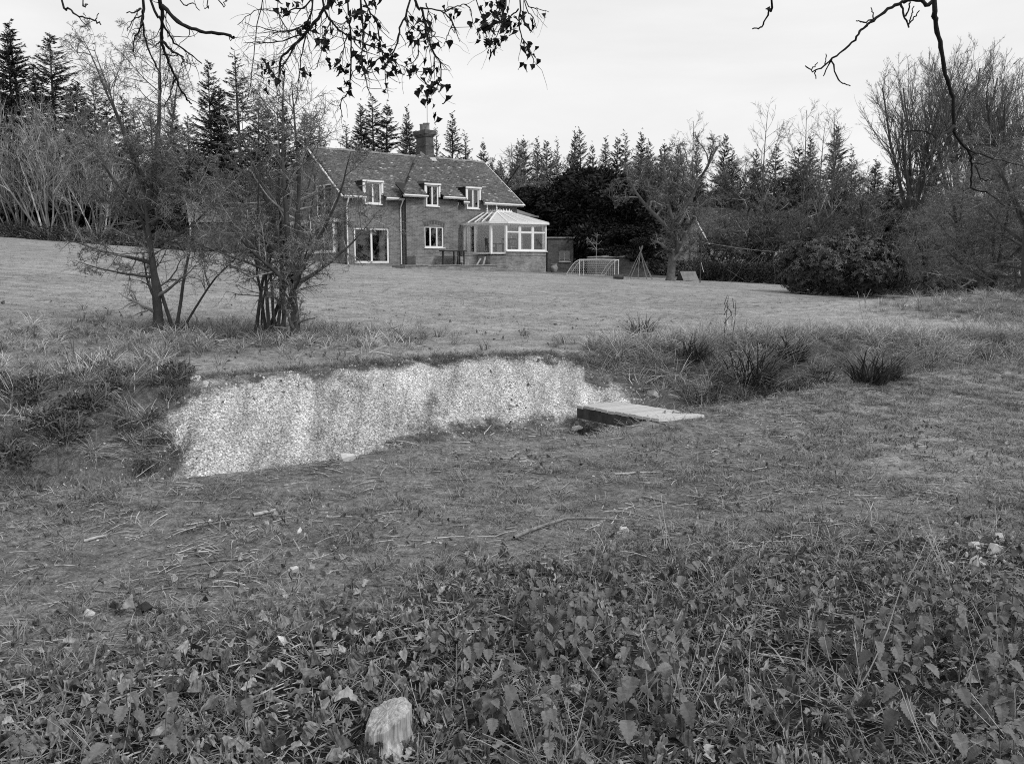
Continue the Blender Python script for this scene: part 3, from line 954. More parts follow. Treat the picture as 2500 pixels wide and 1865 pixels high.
def chair(u, v, rz, label):
    r = hroot("dining_chair", u, v, ZF - .075, label, "chair", "chairs in the conservatory")
    r.rotation_euler.z = HT + rz
    g = G(); g.box(-.22, .22, -.22, .22, .42, .47); g.build("seat", m_chair, r)
    for sx in (-1, 1):
        g = G(); g.bar((sx * .19, -.19, 0), (sx * .19, -.19, .43), .045); g.build("leg", m_chair, r)
        g = G(); g.bar((sx * .19, .19, 0), (sx * .2, .27, 1.02), .045); g.build("leg", m_chair, r)
    g = G(); g.bar((-.2, .265, 1.0), (.2, .265, 1.0), .05, .1); g.bar((-.2, .23, .6), (.2, .23, .6), .03, .05)
    for k in (-.09, 0, .09): g.bar((k, .235, .6), (k, .265, 1.0), .03)
    g.build("backrest", m_chair, r)


chair(8.75, -1.9, .6, "dark wooden chair nearest the conservatory's left side glass")
chair(9.5, -2.5, -.5, "dark wooden chair behind the conservatory's angled corner pane")
chair(10.3, -2.2, 2.4, "dark wooden chair behind the conservatory's front windows")
tb = hroot("dining_table", 9.7, -1.6, ZF - .075, "small dark table among the chairs inside the conservatory", "table")
g = G(); g.box(-.6, .6, -.4, .4, .70, .74); g.build("table_top", m_chair, tb)
for sx in (-.54, .54):
    for sy in (-.34, .34): g = G(); g.bar((sx, sy, 0), (sx, sy, .70), .06); g.build("leg", m_chair, tb)

# ------------------------------------------------------------------ terrace in front of the house
ter = hroot("terrace", 1.85, -3.2, -.2, "low two step brick terrace with stone copings below the conservatory", "terrace")
TO = (1.85, -3.2, -.2)
g = G(); g.box(1.9, 8.64, -3.2, -2.98, -.75, -.06); g.build("lower_wall", m_brick_pale, ter, TO, uv=True)
for i in range(9):
    g = G(); a = 1.86 + i * .755; zz = .008 * math.sin(i * 2.1); g.box(a, a + .745, -3.25, -2.93, -.058 + zz, -.005 + zz); g.build("coping", m_coping, ter, TO)
g = G(); g.box(1.95, 8.6, -2.97, -1.68, -.6, -.04); g.build("lower_paving", m_paving, ter, TO)
g = G(); g.box(3.55, 6.45, -1.66, -1.44, -.5, .50); g.box(6.95, 7.96, -1.66, -1.44, -.5, .56); g.build("upper_wall", m_brick_pale, ter, TO, uv=True)
for i in range(4):
    g = G(); a = 3.5 + i * .745; g.box(a, a + .735, -1.7, -1.4, .503 + .006 * (i % 2), .555); g.build("coping", m_coping, ter, TO)
g = G(); g.box(6.92, 7.97, -1.7, -1.4, .563, .61); g.build("coping", m_coping, ter, TO)
g = G(); g.box(3.69, 7.95, -1.43, -CB - .004, -.5, .50); g.build("upper_paving", m_paving, ter, TO)
for i in range(3):
    g = G(); g.box(6.46, 6.94, -2.2 + i * .25, -1.45, -.05, .13 + i * .18 - .003 * i); g.build("step", m_coping, ter, TO)
bt = hroot("garden_table", 5.9, -2.35, -.04, "dark slab table standing on the terrace left of the conservatory", "table")
g = G(); g.box(-1.0, .55, -.3, .3, .80, .87); g.build("table_top", m_chair, bt)
for x in (.0, .42):
    for y in (-.22, .22): g = G(); g.bar((x, y, 0), (x, y, .80), .06); g.build("leg", m_chair, bt)
g = G(); g.bar((-.92, 0, 0), (-.92, 0, .8), .08); g.build("leg", m_chair, bt)
for k, (u_, v_, l_, tl, lab) in enumerate(((7.75, -2.7, .5, .5, "short pale board leaning on the terrace beside the conservatory base"), (8.2, -2.6, .45, -.4, "pale offcut propped against the conservatory's brick base"),
                                           (7.3, -2.75, .4, .9, "small pale plank lying on the lower terrace step"))):
    g = G(); g.bar((-tl * l_ / 2, 0, 0), (tl * l_ / 2, .1, l_), .1, .03); o = g.build("loose_board", m_stick_pale, None)
    o.location = hw(u_, v_, -.03); o.rotation_euler.z = HT; tag(o, lab, "board")

# annex and outbuildings
an = hroot("lean_to_annex", HW_, 1.2, 0, "dark lean-to annex with shallow roof behind the conservatory", "annex")
AO = (HW_, 1.2, 0)
g = G(); g.box(HW_ + .003, 14.7, 1.2, 6.2, -.6, 3.2); g.build("wall", m_brick_dark, an, AO, uv=True)
g = G(); g.add([(HW_ + .01, .95, 3.35), (14.95, .95, 3.22), (14.95, 6.4, 3.3), (HW_ + .01, 3.4, 4.4), (HW_ + .01, 6.4, 3.4)], [(0, 1, 3), (1, 2, 3), (3, 2, 4)])
g.bar((HW_ + .01, .93, 3.33), (14.95, .93, 3.2), .05, .1); g.build("roof", M("felt_roof", .16, .3, 3), an, AO)
hut = empty("brick_outhouse", (2.35, 57.0, .85), math.radians(4), "flat roofed brick outhouse with a dark metal framed window beside the football goal", "outhouse")
g = G(Tfront(0)); wall_panel(g, 0, 1.72, -.4, 2.25, [(.80, 1.50, .74, 1.48)]); g.T = None
g.box(1.5, 1.72, .253, 3, -.4, 2.25); g.box(0, .22, .253, 3, -.4, 2.25); g.box(.22, 1.5, 2.8, 3, -.4, 2.25)
g.build("wall", m_brick_dark, hut, uv=True)
g = G(); g.box(-.08, 1.8, -.08, 3.1, 2.253, 2.34); g.build("roof", m_coping, hut)
window(hut, (0, 0, 0), Tfront(0), .80, 1.50, .74, 1.48, (1, 1), f=.05, sill=True, rec=.08, mat=m_metal)
urn = empty("garden_urn", at(1352, 664, 55.0) * [1, 1, 0] + [0, 0, hz(*at(1352, 664, 55.0)[:2])], 0, "round clay urn at the foot of the outhouse wall", "urn")
g = G(); g.lathe([(.02, .0), (.16, .0), (.17, .05), (.24, .15), (.27, .28), (.22, .40), (.18, .46), (.24, .52), (.21, .53), (.15, .46)], 14); g.build("body", m_coping, urn, smooth=True)
lw = empty("low_garden_wall", (4.7, 53.4, .85), math.radians(8), "low old brick wall with rough coping behind the football goals", "wall")
g = G(); g.box(0, 2.7, 0, .25, -.4, .98); g.box(2.7, 3.9, .02, .24, -.4, .72); g.build("wall", m_brick_dark, lw, uv=True)
for i in range(6):
    g = G(); g.box(i * .45 + .005, i * .45 + .44, -.04, .29, .983, 1.05 + .02 * (i % 3)); g.build("coping_stone", m_coping, lw)

# shed at the left of the house
shp = np.array([-21.0, 57.0]); shz = hz(*shp)
sh = empty("garden_shed", (*shp, shz), math.radians(22), "small boarded garden shed behind the two thorn trees, left of the house", "shed")
for i in range(14):
    g = G(); g.box(.02, 3.6, -.02 - .01 * (i % 2), .02, .05 + i * .135, .05 + i * .135 + .13); g.build("board", m_wood, sh)
g = G(); g.box(0.02, 3.6, .022, 2.4, 0, 1.94); g.build("body", m_dark_room, sh)
g = G(); g.quad((-.3, -.5, 1.85), (3.9, -.5, 1.85), (3.9, 1.2, 2.95), (-.3, 1.2, 2.95)); g.quad((-.3, 2.9, 1.85), (3.9, 2.9, 1.85), (3.9, 1.2, 2.95), (-.3, 1.2, 2.95))
g.add([(0, 0, 1.94), (0, 2.4, 1.94), (0, 1.2, 2.9)], [(0, 1, 2)]); g.build("roof", m_paving, sh)
g = G(); g.bar((-.2, -.4, 0), (-.2, -.4, 1.9), .1); g.build("post", m_white_old, sh)

# neighbour's cottage beyond the hedge
NT = math.radians(25)
nc = empty("neighbour_cottage", (16.5, 72, hz(16.5, 72)), NT, "low pale walled cottage with big tiled roof half hidden beyond the hedge", "cottage")
g = G(Tfront(0)); nh = [(1.2, 2.55, 1.55, 2.5), (4.4, 5.5, 1.55, 2.5), (7.2, 8.3, 1.55, 2.5)]; wall_panel(g, 0, 10, -.5, 2.85, nh); g.T = None
for v0, v1, z0_, z1_ in ((0, 2.5, 2.85, 5.6), (2.5, 5, 5.6, 2.85)):
    if v0 == 0:
        g.quad((0, 0, -.5), (0, .9, -.5), (0, .9, 3.8), (0, 0, 2.85)); g.quad((0, .9, -.5), (0, 1.6, -.5), (0, 1.6, 1.7), (0, .9, 1.7)); g.quad((0, .9, 2.8), (0, 1.6, 2.8), (0, 1.6, 4.55), (0, .9, 3.8)); g.quad((0, 1.6, -.5), (0, 2.5, -.5), (0, 2.5, 5.6), (0, 1.6, 4.55))
    else:
        g.quad((0, v0, -.5), (0, v1, -.5), (0, v1, z1_), (0, v0, z0_))
    g.quad((10, v0, -.5), (10, v1, -.5), (10, v1, z1_), (10, v0, z0_))
g.quad((0, 5, -.5), (10, 5, -.5), (10, 5, 2.85), (0, 5, 2.85)); g.quad((.3, 2.6, -.5), (9.7, 2.6, -.5), (9.7, 2.6, 3), (.3, 2.6, 3))
g.build("wall", m_render, nc)
for h in nh: window(nc, (0, 0, 0), Tfront(0), *h, (1, 1, 1), f=.09, rec=.05)
window(nc, (0, 0, 0), Tside(0), .9, 1.6, 1.7, 2.8, (1,), f=.1, rec=.03)
g = G(); g.quad((-.3, -.4, 2.55), (10.3, -.4, 2.55), (10.3, 2.5, 5.75), (-.3, 2.5, 5.75)); g.quad((-.3, 5.4, 2.55), (10.3, 5.4, 2.55), (10.3, 2.5, 5.75), (-.3, 2.5, 5.75))
nr_ = g.build("roof", m_tile_base, nc)
V1, F1, t1 = tile_rows((-.3, -.4, 2.55), (1, 0, 0), (0, 2.9, 3.2), 10.6, math.hypot(2.9, 3.2), lambda l, q: True, 9, .16, .26)
gt = G(); gt.add(V1, F1, t1); gt.build("roof_tiles", m_tile_dark, nr_)["kind"] = "stuff"
for ye in (-.41, 5.41):
    g = G(); g.bar((-.33, ye, 2.5), (-.33, 2.5, 5.7), .05, .24, up=(1, 0, 0)); g.build("barge_board", m_white, nr_)

# ------------------------------------------------------------------ things on the lawn
def goal(p, label):
    r = empty("football_goal", p, math.radians(14), label, "goal", "small football goals")
    w, h, dp = 2.15, .92, .95
    back = np.array([-.62, .78]) * dp
    rr = .028
    for x in (0, w):
        g = G(); g.tube([(x, 0, 0), (x, 0, h - .06), (x, 0, h)], rr, 8); g.build("post", m_white, r)
        g = G(); g.tube([(x + back[0] * t, back[1] * t, h * (1 - t ** 1.7)) for t in np.linspace(0, 1, 7)], rr * .8, 6); g.build("stay", m_white, r)
    g = G(); g.tube([(-.03, 0, h), (w / 2, 0, h + .015), (w + .03, 0, h)], rr, 8); g.build("crossbar", m_white, r)
    g = G(); g.tube([(back[0], back[1], .03), (w + back[0], back[1], .03)], rr * .7, 6); g.build("ground_bar", m_white, r)
    g = G(); n, k = 18, 9
    f = lambda s, t: (s * w + back[0] * t, back[1] * t, h * (1 - t ** 1.7) - .02 * math.sin(math.pi * s))
    for i in range(n + 1): g.tube([f(i / n, t) for t in np.linspace(0, 1, 6)], .0065, 3)
    for j in range(k + 1): g.tube([f(s, j / k) for s in np.linspace(0, 1, 6)], .0065, 3)
    for x in (0, w):
        for j in range(1, 7):
            t = j / 7; top = h * (1 - t ** 1.7); g.tube([(x + back[0] * t, back[1] * t, 0), (x + back[0] * t, back[1] * t, top)], .0065, 3)
            z = j / 7 * h; te = max(0.02, (1 - z / h)) ** (1 / 1.7); g.tube([(x, 0, z), (x + back[0] * te, back[1] * te, z)], .0065, 3)
    g.build("net", m_net, r)


def onlawn(px, py):
    p = gnd(px, py); return p


def onlawn(px, y):
    x = (px - 1250) / FPX * y * .985; return np.array([x, y, hz(x, y)])


p1 = onlawn(1416, 49.5); p1 = np.array([p1[0], p1[1], hz(p1[0], p1[1])])
goal(p1, "white tube football goal with net, nearer of the nested pair")
q1 = p1 + [.28, .55, 0]; q1[2] = hz(q1[0], q1[1])
goal(q1, "white tube football goal with net, farther of the nested pair")
wp = onlawn(1566, 48.5)
ww = empty("pole_wigwam", wp, 0, "wigwam of bare poles tied at the top beside the apple tree", "wigwam")
r_ = rng_(21)
for k in range(9):
    a = k / 9 * 2 * math.pi + .2; R = .68 + .1 * r_.random()
    b = np.array([R * math.cos(a), R * math.sin(a)]); b3 = (b[0], b[1], hz(wp[0] + b[0], wp[1] + b[1]) - wp[2] - .02)
    tp = np.array([-b[0] * .16, -b[1] * .16, 1.72 + .2 * r_.random()])
    md = (np.array(b3) + tp) / 2 + r_.normal(0, .03, 3)
    g = G(); g.tube([b3, md, tp], [.022, .02, .013], 5); g.build("pole", m_pole, ww)
lp = onlawn(1512, 46)
lg = empty("log", lp, math.radians(-8), "short cut log lying on the lawn in front of the goals", "log")
g = G(); g.tube([(-.27, 0, .11), (0, .02, .115), (.27, 0, .11)], [.12, .125, .115], 12); g.build("bark", m_bark, lg, smooth=True)
for x, r in ((-.271, .12), (.271, .115)):
    a = np.linspace(0, 2 * math.pi, 13)[:-1]; g = G(); g.add([(x, 0, .11)] + [(x, r * .97 * math.cos(t), .11 + r * .97 * math.sin(t)) for t in a], [(0, 1 + i, 1 + (i + 1) % 12) for i in range(12)]); g.build("cut_end", m_stick_pale, lg)
cp = onlawn(1672, 48)
ck = empty("chicken_ark", cp + [0.3, .6, 0], math.radians(20), "low dark A-frame ark on the grass right of the apple tree trunk", "ark")
for s, nm in ((1, "roof"), (-1, "roof")):
    g = G(); g.quad((-.45, s * .42, .0), (.55, s * .42, .0), (.55, 0, .52), (-.45, 0, .52)); g.quad((-.45, s * .40, .0), (.55, s * .40, .0), (.55, 0, .49), (-.45, 0, .49)); g.build(nm, m_paving, ck)
g = G(); g.tri((-.43, -.4, 0), (-.43, .4, 0), (-.43, 0, .5)); g.tri((.53, -.4, 0), (.53, .4, 0), (.53, 0, .5)); g.build("end_board", m_chair, ck)
lpst = onlawn(1713, 45); lend = at(1950, 618, 41.0)
ps = empty("washing_line_post", lpst, 0, "thin metal washing line post in front of the hedge", "post")
g = G(); g.tube([(0, 0, -.05), (.02, 0, 2.15)], .03, 8); g.build("pole", m_beam, ps)
g = G(); g.bar((-.12, 0, 2.1), (.14, 0, 2.13), .03); g.build("cross_arm", m_beam, ps)
g = G(); g.tube([(0.03, -.01, 1.05), (.10, -.02, .75), (.18, -.02, .55)], .012, 4); g.build("rope_end", m_white_old, ps)
g = G(); A = lpst + [0, 0, 2.12]; g.tube([A * (1 - t) + lend * t - np.array([0, 0, .10 * math.sin(math.pi * t)]) for t in np.linspace(0, 1, 14)], .006, 4)
tag(g.build("washing_line", m_metal, None), "pale washing line sagging from its post to the rhododendron", "washing line")
for (px, py, s, lab) in ((1961, 716, .13, "crumpled white rag on the lawn left of the rhododendron"), (2212, 747, .07, "pale scrap lying on the lawn below the rhododendron")):
    p = gnd(px, py); r_ = rng_(int(px)); g = G()
    a = np.linspace(0, 2 * math.pi, 11)[:-1]
    for ring in range(3):
        pass
    V = [(0, 0, s * .4)] + [(s * .6 * math.cos(t) * r_.uniform(.6, 1.1), s * .5 * math.sin(t), s * r_.uniform(.25, .5)) for t in a] + [(s * math.cos(t) * r_.uniform(.7, 1.2), s * .6 * math.sin(t), -.02) for t in a]
    g.add(V, [(0, 1 + i, 1 + (i + 1) % 10) for i in range(10)]); g.add(V, [(1 + i, 11 + i, 11 + (i + 1) % 10, 1 + (i + 1) % 10) for i in range(10)])
    o = g.build("white_rag", m_white, None); o.location = p; tag(o, lab, "rag")

# ------------------------------------------------------------------ plank bridge over the ditch
BA, BB = np.array([1.64, 8.08, hz(1.64, 8.08) - .005]), np.array([.96, 9.46, -.05])
bl = np.linalg.norm((BB - BA)[:2]); ba = math.atan2(BB[1] - BA[1], BB[0] - BA[0])
br = empty("plank_bridge", (BA[0], BA[1], 0), ba, "small pale plank footbridge laid across the chalk ditch", "bridge")
npl = 12; pw = bl / npl
r_ = rng_(31)
pm = []
for k in range(3):
    gq = G(); h, w = .54, pw - .008
    V = [(-w / 2, -h / 2, 0), (w / 2, -h / 2, 0), (w / 2, h / 2, 0), (-w / 2, h / 2, 0), (-w / 2 + .004, -h / 2, .03), (w / 2 - .004, -h / 2, .03), (w / 2 - .004, h / 2, .03), (-w / 2 + .004, h / 2, .03)]
    pm.append(newmesh("plank", V, np.array([(0, 3, 2, 1), (4, 5, 6, 7), (0, 1, 5, 4), (1, 2, 6, 5), (2, 3, 7, 6), (3, 0, 4, 7)]), m_plank))
for k in range(npl):
    t = (k + .5) / npl
    o = link("plank", pm[k % 3], br, (t * bl, r_.normal(0, .008), BA[2] + (BB[2] - BA[2]) * t + r_.normal(0, .0025)), (r_.normal(0, .006), math.atan2(BA[2] - BB[2], bl), r_.normal(0, .006)))
for s in (-.24, .24):
    g = G(); g.bar((-.1, s, BA[2] - .06), (bl - .01, s, BB[2] - .06), .06, .11); g.build("beam", m_beam, br)

# ------------------------------------------------------------------ trees
def level(r, O, D, L, R, n, wig, trop, tip=.35):
    Mn = len(O)
    P = np.zeros((Mn, n + 1, 3)); P[:, 0] = O
    d = nrm(D)
    trop = np.asarray(trop, float)
    for i in range(n):
        d = nrm(d + r.normal(0, 1, (Mn, 3)) * wig + trop)
        P[:, i + 1] = P[:, i] + d * (L / n)[:, None]
    Rd = R[:, None] * (1 - (1 - tip) * np.linspace(0, 1, n + 1))
    return P, Rd


def kids(r, P, Rd, L, dens, t0, t1, ang, lr, rr, rmin, flat=0.0, side=None):
    Mn, n1, _ = P.shape
    cnt = np.maximum(0, r.poisson(dens * np.ones(Mn) if np.isscalar(dens) else dens))
    par = np.repeat(np.arange(Mn), cnt); K = len(par)
    t = r.uniform(t0, t1, K)
    f = t * (n1 - 1); i = np.minimum(f.astype(int), n1 - 2); w = (f - i)[:, None]
    O = P[par, i] * (1 - w) + P[par, i + 1] * w
    T = nrm(P[par, i + 1] - P[par, i])
    q = r.normal(0, 1, (K, 3)); q[:, 2] *= (1 - flat)
    q = nrm(q - T * (q * T).sum(1, keepdims=True))
    a = np.radians(r.uniform(ang[0], ang[1], K))[:, None]
    D = T * np.cos(a) + q * np.sin(a)
    Lc = L[par] * r.uniform(lr[0], lr[1], K) * (1 - .45 * t)
    Rp = Rd[par, i] * (1 - w[:, 0]) + Rd[par, i + 1] * w[:, 0]
    return O, D, Lc, np.maximum(Rp * r.uniform(rr * .8, rr * 1.15, K), rmin)


def bare_tree(seed, roots, spec, sides=(10, 6, 4, 3, 3), straight=True):
    """roots: (pos, dir, length, radius); spec: one dict per level. Returns a mesh per level"""
    r = rng_(seed)
    O = np.array([q[0] for q in roots], float); D = np.array([q[1] for q in roots], float)
    L = np.array([q[2] for q in roots], float); R = np.array([q[3] for q in roots], float)
    out = []
    for k, s in enumerate(spec):
        wig = s['wig']
        if k == 0 and straight:
            wig = np.full((len(O), 1), wig); wig[0] = .015
        P, Rd = level(r, O, D, L, R, s['n'], wig, s['trop'], s.get('tip', .35))
        if k == 0:
            Rd[:, 0] *= 1.35
        tn = np.repeat(np.exp(r.normal(-.05, .48, len(O))), s['n'] * sides[k])
        out.append((*tubes(P, Rd, sides[k]), tn))
        if 'dens' in s:
            dens = s['dens'] * L if s.get('per_m') else s['dens']
            O, D, L, R = kids(r, P, Rd, L, dens, s['t'][0], s['t'][1], s['ang'], s['lr'], s['rr'], s.get('rmin', .002), s.get('flat', 0))
    return out


def merge3(ls):
    V, F = merge([(a, b) for a, b, c in ls])
    return V, F, np.concatenate([c for a, b, c in ls])


def tree_thing(name, levels, ntrunk, loc, label, cat="tree", group=None, mt=None, mb=None, rz=0, scale=1.0):
    """trunk and crown meshes under one root"""
    V, F, tn = merge3(levels[:ntrunk]); mtrunk = newmesh("trunk", V, F, mt or m_bark, smooth=True)
    V, F, tn = merge3(levels[ntrunk:]); mcrown = newmesh("crown", V, F, mb or m_twig, tone=tn)
    return plant2(name, mtrunk, mcrown, loc, label, cat, group, rz, (scale,) * 3), mtrunk, mcrown


def plant2(name, mtrunk, mcrown, loc, label, cat="tree", group=None, rz=0, scale=(1, 1, 1)):
    o = empty(name, loc, rz, label, cat, group)
    o.scale = scale
    link("trunk", mtrunk, o); link("crown", mcrown, o)
    return o


UPV = (0, 0, 1)
thorn = lambda d1=30, d2=9, d3=8, d4=2.6: [
    dict(n=14, wig=.045, trop=(0, 0, .03), tip=.12, dens=d1, t=(.15, .98), ang=(35, 85), lr=(.28, .52), rr=.40, rmin=.006),
    dict(n=9, wig=.11, trop=(0, 0, .012), tip=.25, dens=d2, t=(.10, 1), ang=(25, 75), lr=(.32, .68), rr=.48, rmin=.004),
    dict(n=6, wig=.15, trop=(0, 0, -.01), tip=.4, dens=d3, t=(.1, 1), ang=(30, 80), lr=(.28, .65), rr=.55, rmin=.0026),
    dict(n=4, wig=.18, trop=(0, 0, -.03), tip=.5, dens=d4, t=(.1, 1), ang=(35, 85), lr=(.35, .7), rr=.7, rmin=.0019),
    dict(n=2, wig=.2, trop=(0, 0, 0), tip=.6)]

# the two thorn trees in front of the house with the young stems beside them
pa = gnd(388, 806)
lv = bare_tree(101, [((0, 0, -.1), (.02, 0, 1), 2.1, .078), ((.02, 0, 1.85), (-.52, .1, 1), 2.45, .036), ((.0, 0, 1.9), (.08, .1, 1), 2.3, .045), ((.03, 0, 1.8), (.34, -.1, 1), 1.9, .032), ((.0, 0, 1.7), (-.25, .1, 1), 2.3, .03),
                     ((0, 0, 1.5), (-.85, -.2, .8), 1.9, .03), ((.0, 0, .95), (-1, .1, .2), 1.3, .03), ((.02, 0, .75), (-.9, -.3, .1), 1.1, .024), ((.02, 0, 1.2), (.9, .2, .35), 1.4, .028), ((0, 0, 1.4), (-.8, .5, .4), 1.5, .026), ((0, 0, 1.5), (.8, -.3, .6), 1.5, .026)], thorn(15.5, 7.6, 7.2, 2.6))
tA, mtA, mcA = tree_thing("thorn_tree", lv, 1, pa, "bare thorn tree with a single dark trunk, left of the pair before the house", group="thorn trees on the bank")
pb = gnd(722, 828)
lv = bare_tree(102, [((0, 0, -.1), (-.04, 0, 1), 1.1, .085), ((-.03, 0, .9), (.20, .1, 1), 2.5, .042), ((-.03, 0, .85), (-.34, .15, 1), 2.4, .04), ((0, 0, .8), (.7, -.2, .9), 1.9, .036),
                     ((0, 0, .75), (.95, .2, .35), 1.5, .028), ((-.02, 0, .7), (-.7, -.4, .75), 1.8, .03), ((0, 0, .65), (.5, -.9, .5), 1.2, .024), ((-.03, 0, 1), (-.1, .2, 1), 2.6, .04), ((-.03, 0, .9), (-.75, .3, .8), 1.9, .03), ((-.03, 0, .8), (-.9, 0, .4), 1.4, .026)], thorn(15.5, 7.6, 7.2, 2.6))
tB, mtB, mcB = tree_thing("thorn_tree", lv, 1, pb, "bare thorn tree forking low from a stout trunk in front of the house gable", group="thorn trees on the bank")
pc_ = gnd(655, 812); r_ = rng_(55)
lv = bare_tree(103, [((r_.normal(0, .10), r_.normal(0, .08), -.05), (r_.normal(-.05, .16), r_.normal(0, .14), 1), r_.uniform(1.9, 3.3), r_.uniform(.016, .032)) for _ in range(9)],
               [dict(n=12, wig=.06, trop=(0, 0, .01), tip=.2, dens=11, t=(.25, 1), ang=(30, 75), lr=(.25, .45), rr=.5, rmin=.005),
                dict(n=7, wig=.14, trop=(0, 0, .01), dens=8, t=(.1, 1), ang=(30, 75), lr=(.3, .6), rr=.6, rmin=.0035),
                dict(n=4, wig=.18, trop=(0, 0, -.02), dens=4, t=(.1, 1), ang=(35, 80), lr=(.3, .6), rr=.7, rmin=.0024), dict(n=2, wig=.2, trop=(0, 0, 0))])
tree_thing("coppiced_shrub", lv, 1, pc_, "clump of many thin upright stems between the two thorn trees", "shrub")
pd_ = gnd(425, 806)
lv = bare_tree(104, [((0, 0, -.05), (-.28, 0, 1), 2.2, .03), ((.02, 0, -.05), (.22, 0, 1), 2.4, .028), ((.05, .1, -.05), (.5, .1, 1), 1.9, .02)],
               [dict(n=10, wig=.06, trop=(0, 0, .01), tip=.25, dens=12, t=(.3, 1), ang=(35, 80), lr=(.25, .45), rr=.5, rmin=.005),
                dict(n=7, wig=.14, trop=(0, 0, -.04), dens=8, t=(.1, 1), ang=(30, 75), lr=(.3, .6), rr=.6, rmin=.0035),
                dict(n=4, wig=.18, trop=(0, 0, -.06), dens=4, t=(.1, 1), ang=(35, 80), lr=(.3, .6), rr=.7, rmin=.0024), dict(n=2, wig=.2, trop=(0, 0, 0))])
tree_thing("sapling", lv, 1, pd_, "forked young tree growing just right of the left thorn trunk", "sapling")
# a ball of twigs, an old nest, high in the left thorn tree
r_ = rng_(77); n = 160
c0 = at(392, 440, pa[1]) 
th = r_.uniform(0, 2 * math.pi, n); P0 = np.stack([.17 * np.cos(th), .17 * np.sin(th), r_.uniform(-.07, .05, n)], -1) * r_.uniform(.4, 1, (n, 1))
Dn = np.stack([-np.sin(th), np.cos(th), r_.normal(0, .3, n)], -1) + r_.normal(0, .3, (n, 3))
Pn, Rn = level(r_, P0, Dn, np.full(n, .25), np.full(n, .004), 4, .25, (0, 0, 0), .7)
Vn, Fn = tubes(Pn, Rn, 3)
tag(link("bird_nest", newmesh("bird_nest", Vn, Fn, m_twig), None, tuple(c0)), "dark old twig nest lodged in the left thorn tree", "nest")

# --- spruces
def spruce(seed, H=14.0, rmax=2.5, gap=.36, thin=1.0):
    r = rng_(seed)
    z, O, A, L, E = .9, [], [], [], []
    while z < H * .985:
        f = z / H
        nb = int(r.integers(5, 9) * (.75 + .25 * (1 - f)) * thin) + 1
        a0 = r.uniform(0, 6.28)
        for k in range(nb):
            rad = (rmax * 1.25 * (1 - f) ** .9 * r.uniform(.5, 1.15) + .12) * (.75 if f < .08 else 1)
            O.append((0, 0, z + r.normal(0, .28))); A.append(a0 + k * 6.283 / nb + r.normal(0, .18)); L.append(rad); E.append(-.30 + .75 * f ** 1.2 + r.normal(0, .10))
        z += gap * (1.1 - .45 * f) * r.uniform(.8, 1.2)
    O = np.array(O); A = np.array(A); L = np.array(L); E = np.array(E)
    D = np.stack([np.cos(A) * np.cos(E), np.sin(A) * np.cos(E), np.sin(E)], -1)
    P, Rd = level(r, O, D, L, .012 + .012 * L, 6, .05, (0, 0, .035), .3)
    br_ = tubes(P, Rd, 3)
    tr_z = np.linspace(0, 1, 10)
    Tk = tubes(np.stack([.03 * np.sin(tr_z * 5), .03 * np.cos(tr_z * 4), tr_z * H], -1)[None], (.17 * (1 - tr_z) ** .8 + .012)[None] * H / 14, 8)
    m = (10 + L * 56).astype(int)
    par = np.repeat(np.arange(len(L)), m); K = len(par)
    t = r.uniform(.12, 1.0, K) ** .85
    f = t * 6; i = np.minimum(f.astype(int), 5); w = (f - i)[:, None]
    Q = P[par, i] * (1 - w) + P[par, i + 1] * w
    T = nrm(P[par, i + 1] - P[par, i])
    S = nrm(np.cross(T, np.array([0, 0, 1.0]))) * np.where(r.random(K) < .5, 1, -1)[:, None]
    Dr = T * r.uniform(.4, 1.1, K)[:, None] + S * r.uniform(.1, .9, K)[:, None] + np.array([0, 0, -1.0]) * r.uniform(-.1, .75, K)[:, None]
    N = np.array([0, 0, 1.0]) + r.normal(0, .55, (K, 3))
    V, F = kites(Q, Dr, N, r.uniform(.12, .33, K) * (.45 + .6 * np.minimum(1, L[par] / 1.3)), r.uniform(.03, .065, K))
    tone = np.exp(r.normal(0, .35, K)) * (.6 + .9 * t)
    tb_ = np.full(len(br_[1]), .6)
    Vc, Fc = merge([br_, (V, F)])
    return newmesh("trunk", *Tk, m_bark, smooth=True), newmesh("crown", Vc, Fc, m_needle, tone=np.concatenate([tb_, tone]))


SPR = [spruce(201, rmax=3.5, gap=.30), spruce(202, rmax=3.0, gap=.33), spruce(203, rmax=4.1, gap=.28), spruce(204, rmax=2.6, gap=.38, thin=.8), spruce(205, rmax=3.2, gap=.25), spruce(206, rmax=3.8, gap=.36, thin=.85)]
ORD = ["first", "second", "third", "fourth", "fifth", "sixth", "seventh", "eighth", "ninth", "tenth", "eleventh", "twelfth", "thirteenth", "fourteenth", "fifteenth",
       "sixteenth", "seventeenth", "eighteenth", "nineteenth", "twentieth"]


def stand(tops, Y, name, meshes, label, group, wide=1.0, seed=0, H=14.0, cat="tree", jit=3.0):
    r = rng_(seed)
    for k, (px, py) in enumerate(tops):
        y = Y + r.uniform(-jit, jit)
        p = at(px + r.uniform(-4, 4), py + r.uniform(-9, 14), y); gz = hz(p[0], p[1]) - .1
        s = (p[2] - gz) / H
        w = s * wide * r.uniform(.7, 1.3)
        lab = label(k, len(tops)) if callable(label) else label
        plant2(name, *meshes[(k + seed) % len(meshes)], (p[0], p[1], gz), lab, cat, group, r.uniform(0, 6.28), (w, w, s)).rotation_euler[:2] = r.normal(0, .02, 2)


